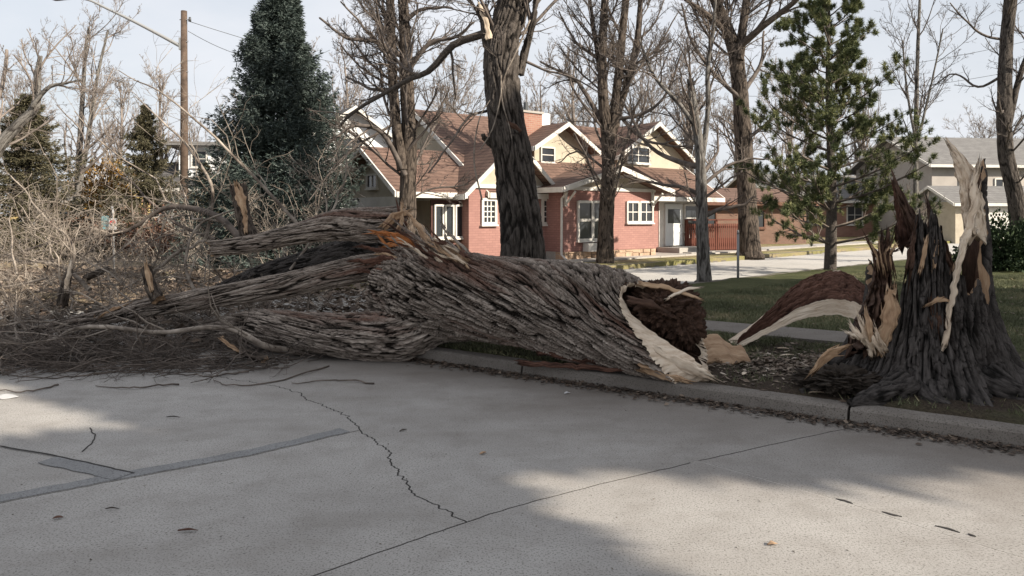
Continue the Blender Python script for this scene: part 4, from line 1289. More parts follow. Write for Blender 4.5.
bare_tree('bare_tree', 'bare tree forking into several stems in front of the pink gable', 22.8,
          [([(605, 268), (606, 225), (608, 180), (608, 150), (603, 100), (602, 50), (606, -30)], 17, 7), ([(609, 150), (616, 100), (620, 50), (628, -30)], 10, 7), ([(611, 140), (625, 90), (637, 40), (642, -20)], 8, 5), ([(606, 120), (598, 60), (590, 0)], 6, 3)],
          [([(604, 125), (586, 95), (572, 78), (540, 62)], 6, 2), ([(612, 120), (640, 115), (660, 100), (675, 60)], 4, 2), ([(615, 110), (640, 138), (668, 146), (690, 150)], 4, 1.5), ([(600, 60), (575, 40), (560, 10)], 4, 1.5),
           ([(607, 170), (580, 150), (560, 160)], 3, 1), ([(625, 70), (655, 50), (680, 10)], 4, 1)],
          M_bark_tan, M_twig_tree, 103, 15, (8, 6, 3), lr=(0.9, 2.6), rmin=0.005, tmin=0.3, flare=1.9)
bare_tree('small_bare_tree', 'slim pale grey bare tree at the lawn edge beside the side street', 16.5,
          [([(704, 284), (703, 245), (702, 195), (700, 150), (695, 115), (692, 78)], 14, 7), ([(702, 160), (708, 110), (707, 70), (713, 30), (716, -10)], 6, 3), ([(698, 130), (680, 105), (655, 75), (640, 40)], 6, 2)],
          [([(701, 168), (676, 158), (655, 142), (640, 112), (632, 90)], 6, 2), ([(705, 216), (722, 209), (745, 204), (760, 196)], 5, 2), ([(701, 195), (682, 186), (655, 182), (630, 172)], 5, 1.5), ([(703, 185), (725, 168), (745, 160), (770, 158)], 4, 1.5),
           ([(704, 172), (725, 150), (735, 120)], 4, 1.5), ([(702, 200), (720, 185), (738, 172)], 3, 1.5)],
          M_bark_pale, M_twig_dark, 104, 10, (8, 6, 3), lr=(0.6, 1.7), rmin=0.004, tmin=0.4, base_z=0.13)
bare_tree('bare_tree', 'tall bare tree with a stout brown trunk behind the red fence', 27.0,
          [([(750, 258), (748, 190), (744, 120), (738, 60), (732, 35), (720, 5), (705, -30)], 20, 9), ([(739, 60), (744, 20), (752, -30)], 10, 7)],
          [([(738, 48), (758, 30), (780, 12), (800, -10)], 8, 4), ([(745, 90), (765, 60), (772, 25)], 5, 2), ([(742, 100), (715, 75), (690, 40), (680, 5)], 5, 2), ([(735, 40), (705, 18), (680, 5)], 7, 3), ([(746, 140), (770, 120), (785, 100)], 4, 2)],
          M_bark_tan, M_twig_tree, 105, 16, (8, 6, 3), lr=(1.2, 3.2), rmin=0.006, tmin=0.35)
bare_tree('slender_tree', 'slender bare sapling with fine upright twigs between pine and split stump', 28.0,
          [([(918, 256), (917, 170), (918, 90), (921, 20), (922, -20)], 6, 2), ([(917, 150), (907, 90), (903, 40)], 3, 1.5), ([(918, 140), (930, 90), (940, 30)], 3, 1.5)],
          [], M_bark_pale, M_twig_tree, 106, 14, (6, 4, 2), lr=(0.8, 2.2), rmin=0.005, up=0.09, tmin=0.2)
bare_tree('leaning_tree', 'dark smooth leaning trunk at the right edge behind the evergreen bush', 24.0,
          [([(1024, 262), (1014, 200), (1006, 150), (1003, 90), (1006, 40), (1012, -30)], 16, 11), ([(1007, 130), (1016, 90), (1026, 60), (1040, 30)], 7, 4)],
          [([(1004, 75), (985, 85), (968, 70), (950, 80)], 3, 1), ([(1005, 40), (980, 35), (960, 20), (945, 5)], 3, 1), ([(1003, 110), (985, 115), (965, 100)], 2.5, 1), ([(1006, 20), (1000, 0), (985, -20)], 3, 2)],
          M_bark_tree, M_twig_tree, 107, 9, (7, 5, 3), lr=(0.8, 2.2), rmin=0.004, tmin=0.3, amp=0.01)
bare_tree('twin_stem_tree', 'bare tree with two slim upright stems left of the street lamp', 30.0,
          [([(73, 262), (73, 190), (78, 120), (81, 60), (84, 25)], 8, 2), ([(74, 215), (87, 145), (97, 85), (107, 30)], 6, 2)],
          [([(86, 150), (105, 135), (120, 120)], 3, 1), ([(74, 190), (60, 150), (55, 120)], 3, 1), ([(80, 175), (110, 150), (125, 128)], 3, 1)],
          M_bark_pale, M_twig_far, 108, 16, (7, 5, 3), lr=(0.9, 2.8), rmin=0.006, up=0.09, tmin=0.2)
bare_tree('leaning_tree', 'pale leaning bare tree reaching in from the left edge', 18.0,
          [([(-60, 275), (-30, 200), (-6, 152), (15, 125), (32, 106), (35, 75), (38, 55)], 16, 4), ([(32, 107), (48, 88), (66, 83), (82, 80)], 5, 2)],
          [([(0, 145), (-5, 110), (3, 80), (5, 50)], 6, 3)],
          M_bark_pale, M_twig_far, 109, 10, (6, 5, 3), lr=(0.5, 1.6), rmin=0.004, tmin=0.35)

# bare trees standing far behind the houses: three kinds, copied
def copy_tree(src, loc, rz, sc, label, group):
    r = src.copy(); COL.objects.link(r)
    r.location = loc; r.rotation_euler = (0, 0, rz); r.scale = (sc, sc, sc)
    r['label'] = label
    if group: r['group'] = group
    for ch in src.children:
        c = ch.copy(); COL.objects.link(c); c.parent = r
    return r
def far_tree(seed, H, spread, label):
    rng = np.random.default_rng(seed)
    root = tag(empty('bare_background_tree', (0, 0, 0.1)), label, 'tree', 'bare trees far behind the houses')
    t = catmull([(0, 0, -0.3), (0.1, 0, H * 0.2), (-0.1, 0.1, H * 0.45), (0.15, 0, H * 0.72), (0, 0, H)], 14)
    r = np.linspace(0.22, 0.03, 14) * H / 10
    V, q = tubes(t[None], r[None], 8)
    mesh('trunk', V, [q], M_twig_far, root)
    p, rr = children(t[None], r[None], 26, 0.42 * spread, (22, 55), 0.1, 0.07, rng, 8, 0.2, 0.5, 0.02)
    V, q = tubes(p, rr, 5)
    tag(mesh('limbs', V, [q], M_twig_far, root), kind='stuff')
    mb = MB()
    for lev, kk in enumerate((8, 6, 3)):
        p, rr = children(p, rr, kk, 0.45, (20, 55), 0.13, 0.05, rng, (6, 5, 4)[lev], 0.15, 0.5, 0.011)
        mb.add(*tubes(p, rr, (4, 3, 3)[lev]))
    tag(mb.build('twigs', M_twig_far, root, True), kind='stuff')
    return root
protos = [far_tree(201, 10, 1.0, ''), far_tree(202, 11, 0.8, ''), far_tree(203, 9, 1.25, '')]
spots = [(345, 44, 1.05, 'behind the white gabled house'), (300, 52, 1.15, 'behind the blue spruce on its right'), (455, 50, 1.15, 'behind the pink house left of the chimney'),
         (540, 47, 1.0, 'directly behind the chimney'), (575, 56, 1.25, 'behind the roof right of the chimney'), (640, 48, 1.15, 'behind the upper right gable'), (690, 54, 1.3, 'behind the red fence, farther off'),
         (735, 62, 1.3, 'far behind the orange brick garage'), (790, 50, 1.1, 'far behind the pine on its left'), (865, 56, 1.1, 'far behind the pine on its right'), (160, 42, 0.85, 'behind the utility pole on its left'),
         (20, 46, 1.0, 'at the far left behind the brown conifer'), (195, 50, 0.75, 'behind the utility pole on its right'), (120, 50, 0.95, 'behind the golden shrub tree'), (985, 60, 0.9, 'behind the grey house at the right')]
for k, (x, Y, sc, where) in enumerate(spots):
    loc = ((x - HX) / F * Y, Y, 0.1)
    lab = 'bare grey tree ' + where
    if k < 3:
        protos[k].location = loc; protos[k].scale = (sc, sc, sc); protos[k].rotation_euler = (0, 0, k * 2.1); protos[k]['label'] = lab
    else:
        copy_tree(protos[k % 3], loc, k * 2.4, sc, lab, 'bare trees far behind the houses')

# conifers
def needle_faces(pos, d, size, width, rng, per=3):
    """pos (K,3), d (K,3): tufts of narrow leaf-sized faces"""
    K = len(pos)
    pos = np.repeat(pos, per, 0); d = np.repeat(d, per, 0)
    n = K * per
    d = unit(d + rng.normal(size=(n, 3)) * 0.55)
    side = unit(np.cross(d, rng.normal(size=(n, 3))))
    L = size * rng.uniform(0.6, 1.3, n)
    w = width * rng.uniform(0.6, 1.3, n)
    a = pos - d * (L * 0.2)[:, None]
    tip = pos + d * L[:, None]
    mid = pos + d * (L * 0.45)[:, None]
    V = np.stack([a, mid + side * w[:, None], tip, mid - side * w[:, None]], 1).reshape(-1, 3)
    return V, np.arange(n * 4).reshape(-1, 4), np.repeat(np.clip(rng.beta(2.2, 2.4, n), 0, 1), 4)

def spruce_mesh(seed, H, R, nbr, tuft, mat, irreg=0.42, scat=0.07):
    rng = np.random.default_rng(seed)
    z = H * (0.04 + 0.95 * rng.random(nbr) ** 1.25)
    az = rng.uniform(0, 6.283, nbr)
    bump = 1 + irreg * noise3(np.c_[np.cos(az) * 1.6, np.sin(az) * 1.6, z * 1.1]) + rng.normal(size=nbr) * scat
    L = R * np.clip(1 - z / H, 0.01, 1) ** 0.82 * bump
    L = np.maximum(L, 0.12)
    n = 14
    s = np.linspace(0.12, 1, n)
    out = np.stack([np.cos(az), np.sin(az)], 1)
    X = out[:, None] * (s[None] * L[:, None])[..., None]
    droop = -0.22 * np.sin(s * 2.2)[None] * L[:, None] + 0.18 * (s[None] ** 3) * L[:, None]
    Z = z[:, None] + droop
    pts = np.concatenate([X, Z[..., None]], -1)
    lat = np.stack([-np.sin(az), np.cos(az), 0 * az], 1)
    P_, D_ = [], []
    reps = 5
    for k in range(reps):
        off = rng.uniform(-1, 1, (nbr, n)) * (0.30 * L[:, None] * (1.1 - s[None]) + 0.08)
        zz = -np.abs(off) * 0.25 + rng.normal(size=(nbr, n)) * 0.05
        q = pts + lat[:, None] * off[..., None]
        q[..., 2] += zz
        d = np.concatenate([out, np.full((nbr, 1), -0.05)], 1)[:, None] * 0.8 + lat[:, None] * np.sign(off)[..., None] * 0.6
        w = rng.random((nbr, n)) < (0.35 + 0.65 * s[None])
        P_.append(q[w]); D_.append(d[w])
    V, q, sh = needle_faces(np.concatenate(P_), np.concatenate(D_), tuft, tuft * 0.11, rng, 3)
    return mesh_data('crown', V, [q], mat, False, attrs={'shade': sh})
def trunk_mesh(H, r):
    V, q = tubes(np.array([[(0, 0, -0.2), (0, 0, H * 0.3), (0, 0, H * 0.7), (0, 0, H)]], float), np.array([[r, r * 0.75, r * 0.4, 0.01]]), 8)
    return mesh_data('trunk', V, [q], M_bark_tree, True, attrs={'grain': V, 'fur': np.full(len(V), 0.7)})
SPR = spruce_mesh(301, 9.0, 2.95, 1800, 0.13, M_spruce)
SPR_RAGGED = spruce_mesh(302, 9.0, 3.0, 420, 0.19, M_olive, 0.7, 0.3)
SPT = trunk_mesh(8.8, 0.2)
def spruce(label, loc, sc, rz, mat=None, zsc=None, name='spruce_tree', group=None):
    root = tag(empty(name, loc, rz), label, 'tree', group)
    root.scale = (sc, sc, zsc or sc)
    c = link(bpy.data.objects.new('crown', SPR if mat is None else SPR_RAGGED), root)
    tag(c, kind='stuff')
    if mat is not None:
        c.material_slots[0].link = 'OBJECT'
        c.material_slots[0].material = mat
    link(bpy.data.objects.new('trunk', SPT), root)
    return root
def at(x, Y, z=0.1):
    return ((x - HX) / F * Y, Y, z)
spruce('tall dense blue green spruce behind the fallen crown', at(280, 21.0), 0.93, 0.4)
spruce('brown green conifer at the far left behind the twigs', at(28, 25.0), 0.8, 1.4, M_olive, 0.62, 'conifer_tree')
spruce('narrow olive conifer between golden tree and utility pole', at(145, 31.0), 0.62, 2.4, M_olive, 0.68, 'conifer_tree')
spruce('small dark conifer beneath the utility pole', at(205, 36.0), 0.5, 3.4, M_olive, 0.45, 'conifer_tree')

def leaf_mound(name, label, cat, loc, size, n, leaf, mat, seed, trunk=None, group=None, gap=-0.25, uneven=1.0):
    """loose shrub or crown: leaf-sized faces through an uneven volume"""
    rng = np.random.default_rng(seed)
    root = tag(empty(name, loc), label, cat, group)
    d = unit(rng.normal(size=(n, 3)))
    d[:, 2] = np.abs(d[:, 2]) if trunk is None else d[:, 2]
    r = rng.random(n) ** (0.45 if uneven > 0.5 else 0.2) * (1 + uneven * (0.45 * noise3(d * 2.3 + seed) + 0.25 * noise3(d * 5.0 + seed)))
    p = d * r[:, None] * np.asarray(size)
    if trunk: p[:, 2] += trunk
    keep = noise3(p * 2.6 / max(size[0], 0.5) + seed) > gap
    p = p[keep]
    V, q, sh = needle_faces(p, d[keep] + np.array((0, 0, 0.3)), leaf, leaf * 0.32, rng, 2)
    c = mesh('crown' if trunk else 'foliage', V, [q], mat, root, False, attrs={'shade': sh})
    tag(c, kind='stuff')
    st = MB()
    for k in range(7):
        a = rng.uniform(0, 6.28)
        e = np.array((math.cos(a) * size[0] * 0.6, math.sin(a) * size[1] * 0.6, (trunk or 0) + size[2] * 0.5))
        st.add(*tubes(catmull([(0, 0, -0.1), e * np.array((0.25, 0.25, 0.5)), e], 6)[None], np.linspace(0.035, 0.012, 6)[None], 5))
    st.build('trunk' if trunk else 'stems', M_twig_tree, root, True)
    return root
leaf_mound('golden_tree', 'round tree holding golden brown leaves left of the olive conifer', 'tree', at(106, 33.0), (1.5, 1.4, 1.7), 5200, 0.12, M_gold, 401, trunk=2.3)
leaf_mound('evergreen_bush', 'dark evergreen bush at the right edge behind the split stump', 'bush', at(1010, 20.0, 0.12), (1.35, 1.0, 1.25), 9000, 0.09, M_bush, 402)
for k, (x, Y, sx, sz, mt, lab) in enumerate([(30, 24, 2.6, 1.2, M_olive, 'low olive shrub at the far left behind the branches'), (150, 27, 2.2, 1.6, M_russet, 'russet shrub behind the street sign post'), (205, 25, 2.0, 1.5, M_russet, 'russet shrub right of the utility pole'),
                                         (120, 31, 1.6, 1.5, M_bush, 'dark hedge shrub behind the sign post'), (85, 29, 2.0, 1.3, M_russet, 'brown shrub left of the sign post'), (330, 24, 1.3, 1.0, M_olive, 'low shrub beneath the blue spruce, right side'), (250, 23, 1.8, 1.0, M_bush, 'dark shrub at the foot of the blue spruce')]):
    leaf_mound('shrub', lab, 'shrub', at(x, Y), (sx, 1.2, sz), 3800, 0.10, mt, 410 + k, group='shrubs behind the fallen crown', gap=-0.1)

# the pine on the lawn: open whorls with needle tufts on the tips
def pine(label, loc, H, R, seed):
    rng = np.random.default_rng(seed)
    root = tag(empty('pine_tree', loc), label, 'tree')
    under_mesh = lambda o: o
    tp = catmull([(0, 0, -0.2), (0.05, 0, H * 0.3), (-0.05, 0.02, H * 0.65), (0, 0, H)], 16)
    tr = np.linspace(0.17, 0.012, 16)
    V, q = tubes(tp[None], tr[None], 10)
    mesh('trunk', V, [q], M_bark_tree, root, attrs={'grain': V, 'fur': np.full(len(V), 0.7)})
    tufts, tdir = [], []
    allp, allr = [], []
    for k in range(17):
        z0 = H * (0.10 + 0.049 * k) + rng.normal() * 0.08
        nb = 5 if k < 12 else 4
        a0 = rng.uniform(0, 6.28)
        for j in range(nb):
            a = a0 + j * 6.283 / nb + rng.normal() * 0.25
            L = R * (1 - 0.80 * (z0 / H)) * rng.uniform(0.55, 1.25)
            s = np.linspace(0, 1, 8)
            elev = 0.12 + 0.50 * (z0 / H)
            pth = np.stack([np.cos(a) * L * s, np.sin(a) * L * s, z0 + L * (elev * s + 0.22 * s ** 2.5)], 1) + rng.normal(size=(8, 3)) * 0.025 * s[:, None]
            r = np.linspace(0.035, 0.010, 8) * (0.5 + 0.6 * L / R)
            V, q = tubes(pth[None], r[None], 5)
            mesh('branch', V, [q], M_twig_dark, root)
            allp.append(pth); allr.append(r)
            tufts.append(pth[-1]); tdir.append(pth[-1] - pth[-2])
    allp, allr = np.array(allp), np.array(allr)
    sp_, sr_ = children(allp, allr, 10, 0.30, (25, 55), 0.08, 0.06, rng, 5, 0.3, 0.6, 0.007)
    s2, r2 = children(sp_, sr_, 2, 0.55, (25, 50), 0.08, 0.06, rng, 4, 0.3, 0.6, 0.006)
    mb = MB(); mb.add(*tubes(sp_, sr_, 4)); mb.add(*tubes(s2, r2, 3))
    tag(mb.build('twigs', M_twig_dark, root, True), kind='stuff')
    tips = np.concatenate([np.array(tufts), sp_[:, -1], s2[:, -1], s2[:, 2], sp_[:, 3]])
    dirs = np.concatenate([np.array(tdir), sp_[:, -1] - sp_[:, -2], s2[:, -1] - s2[:, -2], s2[:, 2] - s2[:, 1], sp_[:, 3] - sp_[:, 2]])
    keep = rng.random(len(tips)) < 0.8
    tips, dirs = tips[keep], unit(dirs[keep] + np.array((0, 0, 0.35)))
    per = 44
    K = len(tips)
    p = np.repeat(tips, per, 0) - np.repeat(dirs, per, 0) * rng.uniform(0, 0.10, K * per)[:, None]
    d = unit(np.repeat(dirs, per, 0) * 0.75 + unit(rng.normal(size=(K * per, 3))))
    L = rng.uniform(0.08, 0.16, K * per)
    side = unit(np.cross(d, rng.normal(size=(K * per, 3)))) * 0.008
    V = np.stack([p - side, p + side, p + d * L[:, None]], 1).reshape(-1, 3)
    sh = np.repeat(np.clip(np.repeat(rng.beta(2, 2, K), per) + rng.normal(size=K * per) * 0.12, 0, 1), 3)
    tag(mesh('needles', V, [np.arange(len(V)).reshape(-1, 3)], M_pine, root, False, attrs={'shade': sh}), kind='stuff')
    return root
PINE = pine('open young pine with tufted branches standing on the shaded lawn', at(830, 20.2, 0.12), 7.8, 2.6, 501)
# ------------------------------------------------------------------ houses
def brick_mat(name, a, b, mortar, sc=1.0):
    M = Mat(name, 0.85, 0.2)
    t = M.n.new('ShaderNodeTexBrick')
    t.inputs['Color1'].default_value = (*a, 1); t.inputs['Color2'].default_value = (*b, 1); t.inputs['Mortar'].default_value = (*mortar, 1)
    t.inputs['Scale'].default_value = 1.0
    t.inputs['Brick Width'].default_value = 0.22 * sc; t.inputs['Row Height'].default_value = 0.075 * sc; t.inputs['Mortar Size'].default_value = 0.008
    v = M.coord('Object')
    sx = M.n.new('ShaderNodeSeparateXYZ'); M.l.new(v, sx.inputs[0])
    ad = M.n.new('ShaderNodeMath'); ad.operation = 'ADD'; M.l.new(sx.outputs['X'], ad.inputs[0]); M.l.new(sx.outputs['Y'], ad.inputs[1])
    cx = M.n.new('ShaderNodeCombineXYZ'); M.l.new(ad.outputs[0], cx.inputs['X']); M.l.new(sx.outputs['Z'], cx.inputs['Y'])
    M.l.new(cx.outputs[0], t.inputs['Vector'])
    n = M.noise(v, 1.2, 5, 0.6)
    M.color(M.mix(M.ramp(n, [(0.4, 0.0), (0.75, 0.5)]), t.outputs['Color'], tuple(x * 0.7 for x in a)))
    return M.bump(t.outputs['Fac'], -0.3, 0.008).m
def shingle_mat(name, a, b, c):
    M = Mat(name, 0.9, 0.15)
    v = M.coord('Object')
    sx = M.n.new('ShaderNodeSeparateXYZ'); M.l.new(v, sx.inputs[0])
    ad = M.n.new('ShaderNodeMath'); ad.operation = 'ADD'; M.l.new(sx.outputs['X'], ad.inputs[0]); M.l.new(sx.outputs['Y'], ad.inputs[1])
    cx = M.n.new('ShaderNodeCombineXYZ'); M.l.new(ad.outputs[0], cx.inputs['X']); M.l.new(sx.outputs['Z'], cx.inputs['Y'])
    t = M.n.new('ShaderNodeTexBrick')
    t.inputs['Color1'].default_value = (*a, 1); t.inputs['Color2'].default_value = (*b, 1); t.inputs['Mortar'].default_value = (*c, 1)
    t.inputs['Scale'].default_value = 1.0; t.inputs['Brick Width'].default_value = 0.30; t.inputs['Row Height'].default_value = 0.11; t.inputs['Mortar Size'].default_value = 0.012
    M.l.new(cx.outputs[0], t.inputs['Vector'])
    n = M.noise(v, 2.0, 6, 0.7)
    M.color(M.mix(M.ramp(n, [(0.35, 0.0), (0.75, 0.6)]), t.outputs['Color'], c))
    return M.bump(t.outputs['Fac'], -0.4, 0.01).m
M_pink = brick_mat('pink painted brick', (0.29, 0.158, 0.138), (0.34, 0.188, 0.162), (0.24, 0.13, 0.115))
M_redbrick = brick_mat('red brick', (0.27, 0.13, 0.10), (0.33, 0.175, 0.13), (0.30, 0.25, 0.2))
M_orange = brick_mat('orange brick', (0.15, 0.09, 0.068), (0.19, 0.112, 0.083), (0.16, 0.125, 0.10))
M_cream = plain('cream stucco', (0.42, 0.372, 0.295), 0.9, 0.14, 2.0, 0.3)
M_white = plain('white painted trim', (0.58, 0.56, 0.52), 0.6, 0.14, 3.0)
M_wsiding = plain('white siding', (0.66, 0.67, 0.68), 0.7, 0.08, 1.5)
M_gsiding = plain('grey siding', (0.34, 0.34, 0.35), 0.8, 0.1, 1.5)
M_ysiding = plain('yellow stucco', (0.52, 0.40, 0.18), 0.85, 0.1, 1.5)
M_roof = shingle_mat('rust brown shingles', (0.14, 0.09, 0.072), (0.185, 0.12, 0.095), (0.08, 0.052, 0.042))
M_roof_dark = shingle_mat('dark grey shingles', (0.085, 0.08, 0.08), (0.12, 0.115, 0.115), (0.05, 0.048, 0.048))
M_roof_slate = shingle_mat('slate grey shingles', (0.165, 0.16, 0.158), (0.21, 0.205, 0.20), (0.11, 0.107, 0.105))
M_glass = Mat('dark window glass', 0.08, 0.6).color((0.03, 0.034, 0.04)).m
M_redwood = plain('red stained fence wood', (0.13, 0.045, 0.03), 0.8, 0.25, 8)
M_pole = plain('weathered utility pole wood', (0.085, 0.060, 0.045), 0.9, 0.45, 5, 0.3)
M_metal = Mat('galvanised metal', 0.45, 0.5).color((0.24, 0.245, 0.25)).m
M_darkmetal = Mat('dark lamp housing', 0.5, 0.5).color((0.06, 0.065, 0.07)).m
M_stone = plain('foundation stone', (0.38, 0.27, 0.19), 0.9, 0.35, 4, 0.3)
M_door = plain('pale grey door paint', (0.56, 0.58, 0.58), 0.5, 0.05, 2)

HO = np.array((5.26, 28.2, 0.13))
HU = np.array((0.788, 0.616, 0.0)); HB = np.array((-0.616, 0.788, 0.0))
def hp(px, py, s):
    """photo pixel on the house plane at depth s behind the front wall -> (t, z) in house coordinates"""
    d = np.array(((px - HX) / F, 1.0, (HY - py) / F))
    o = np.array((0, 0, CAMZ)) - HO
    Y = (s - o @ HB) / (d @ HB)
    p = o + d * Y
    return p @ HU, p[2]
house = tag(empty('house', tuple(HO), math.atan2(HU[1], HU[0])), 'pink brick bungalow with rust brown roof and white trimmed gables', 'house')

def window(parent, t0, t1, z0, z1, s, cols=2, rows=3, frame=M_white, sash=True, side='front', fw=0.08):
    """frame, panes and glazing bars on a wall; side 'front' looks to -s, 'left' looks to -t"""
    mp = (lambda a0, a1, d0, d1, b0, b1: box_v(a0, a1, s - d1, s - d0, b0, b1)) if side == 'front' else (lambda a0, a1, d0, d1, b0, b1: box_v(s - d1, s - d0, a0, a1, b0, b1))
    fr = MB()
    for a in ((t0 - fw, t0, z0 - fw, z1 + fw), (t1, t1 + fw, z0 - fw, z1 + fw), (t0, t1, z1, z1 + fw * 1.2), (t0, t1, z0 - fw, z0)):
        fr.add(mp(a[0], a[1], 0.0, 0.07, a[2], a[3]), BOXF)
    w = fr.build('window', frame, parent)
    MB().add(mp(t0 - fw - 0.03, t1 + fw + 0.03, 0.0, 0.11, z0 - fw - 0.05, z0 - fw - 0.002), BOXF).build('sill', frame, w)
    MB().add(mp(t0, t1, 0.003, 0.02, z0, z1), BOXF).build('pane', M_glass, w)
    bars = MB()
    for k in range(1, cols):
        x = t0 + (t1 - t0) * k / cols
        bars.add(mp(x - 0.018, x + 0.018, 0.02, 0.045, z0, z1), BOXF)
    for k in range(1, rows):
        z = z0 + (z1 - z0) * k / rows
        bars.add(mp(t0, t1, 0.02, 0.042, z - 0.016, z + 0.016), BOXF)
    if cols > 1 or rows > 1:
        bars.build('glazing_bars', frame, w)
    return w

def gable_roof(parent, axis, a0, a1, c, half, ze, zr, mat, over=0.35, thick=0.12, barge=M_white, ends=(True, True)):
    """two roof slabs; axis 't' or 's' is the ridge direction, c the ridge position on the other axis"""
    k = (zr - ze) / half
    zo = ze - over * k
    def pt(u, v, z): return (u, v, z) if axis == 't' else (v, u, z)
    roofs = []
    for sg in (-1, 1):
        V = []
        for u in (a0, a1):
            V += [pt(u, c, zr), pt(u, c + sg * (half + over), zo), pt(u, c + sg * (half + over), zo + thick), pt(u, c, zr + thick)]
        q = [[0, 1, 5, 4], [1, 2, 6, 5], [2, 3, 7, 6], [3, 0, 4, 7], [0, 3, 2, 1], [4, 5, 6, 7]]
        roofs.append(mesh('roof', V, [np.array(q)], mat, parent, False))
        # barge boards on the gable ends, fascia under the eave
        for e, u in ((0, a0), (1, a1)):
            if not ends[e]: continue
            d = -0.05 if e == 0 else 0.05
            V = []
            for uu in (u + d, u + d * 0.06):
                V += [pt(uu, c, zr - 0.05), pt(uu, c + sg * (half + over + 0.02), zo - 0.05), pt(uu, c + sg * (half + over + 0.02), zo + thick * 0.95), pt(uu, c, zr + thick * 0.95)]
            mesh('barge_board', V, [np.array(q)], barge, roofs[-1], False)
        V = box_v(min(a0, a1) + 0.01, max(a0, a1) - 0.01, 0, 1, zo - 0.06, zo + thick * 0.9) if axis == 't' else box_v(0, 1, min(a0, a1) + 0.01, max(a0, a1) - 0.01, zo - 0.06, zo + thick * 0.9)
        ed = c + sg * (half + over)
        j = 1 if axis == 't' else 0
        lo, hi = sorted((ed + sg * 0.003, ed + sg * 0.05))
        V[:, j] = np.where(V[:, j] < 0.5, lo, hi)
        mesh('fascia', V, [BOXF], barge, roofs[-1], False)
    return roofs

def gable_wall(parent, axis, u0, u1, c, half, z0, ze, zr, mat, name='gable'):
    poly = [(c - half, z0), (c + half, z0), (c + half, ze), (c, zr), (c - half, ze)]
    if z0 >= ze - 1e-6:
        poly = [(c - half, ze), (c + half, ze), (c, zr)]
    if axis == 't':
        return MB().prism(poly, u0, u1, 0).build(name, mat, parent)
    return MB().prism(poly, u0, u1, 1).build(name, mat, parent)

# main body, eaves along the front
MB().box(-7.6, 3.4, 0.0, 8.2, -0.3, 2.42).build('wall', M_pink, house)
gable_wall(house, 't', -7.55, 3.35, 4.1, 4.1, 2.42, 2.42, 5.15, M_cream)
gable_roof(house, 't', -8.0, 3.85, 4.1, 4.1, 2.42, 5.15, M_roof, 0.55)
# porch wing on the left with its gable end
MB().box(-8.9, -7.6, 0.35, 3.5, -0.3, 2.3).build('wall', M_cream, house)
gable_wall(house, 't', -10.7, -10.5, 1.9, 1.75, 1.75, 2.3, 3.45, M_cream)
MB().box(-10.78, -10.42, 0.05, 3.75, 1.70, 2.02).build('porch_beam', M_white, house)
MB().box(-10.5, -7.6, 0.05, 0.30, 2.02, 2.28).build('porch_beam', M_white, house)
for (t, s) in ((-10.6, 0.25), (-10.6, 3.5), (-8.75, 0.2)):
    MB().box(t - 0.2, t + 0.2, s - 0.2, s + 0.2, -0.2, 0.95).build('pier', M_pink, house)
    MB().box(t - 0.24, t + 0.24, s - 0.24, s + 0.24, 0.95, 1.03).build('pier_cap', M_white, house)
    MB().box(t - 0.13, t + 0.13, s - 0.13, s + 0.13, 1.03, 2.02).build('column', M_cream, house)
MB().box(-10.6, -8.9, 0.1, 3.6, -0.3, 0.25).build('porch_floor', M_walk, house)
gable_roof(house, 't', -11.15, -7.7, 1.9, 1.85, 2.30, 3.48, M_roof, 0.42)
w = window(house, 1.6, 2.2, 2.35, 2.70, -10.70, 2, 1, side='left', fw=0.05)
# wing beside the porch: flat dark panel paints the recess shade round the windows
t0, z1 = hp(432, 203, -0.02); t1, z0 = hp(463, 240, -0.02)
MB().box(t0 - 0.05, t1 + 0.05, -0.06, -0.004, z0 - 0.05, z1 + 0.1).build('recess_shade', plain('painted recess shade', (0.07, 0.035, 0.03)), house)
w3 = (t1 - t0) / 3
for k in range(3):
    window(house, t0 + w3 * k + 0.08, t0 + w3 * (k + 1) - 0.06, z0 + 0.12, z1 - 0.1, -0.062, 1, 1, fw=0.05)
# gable over the pair of small windows
ta, _ = hp(462, 195, -0.45); tb, _ = hp(552, 195, -0.45); tc = (ta + tb) / 2; hf = (tb - ta) / 2 - 0.25
MB().box(tc - hf, tc + hf, -0.45, 0.0, -0.3, 2.36).build('wall', M_pink, house)
gable_wall(house, 's', -0.45, -0.30, tc, hf, 2.36, 2.36, 3.75, M_cream)
MB().box(tc - hf, tc + hf, -0.52, -0.452, 2.30, 2.42).build('trim', M_white, house)
gable_roof(house, 's', -0.85, 3.2, tc, hf, 2.36, 3.75, M_roof, 0.42, ends=(True, False))
for x0, x1 in ((483, 494), (543, 554)):
    a, zt = hp(x0, 201, -0.45); b, zb = hp(x1, 222, -0.45)
    window(house, a, b, zb, zt, -0.45, 3, 4)
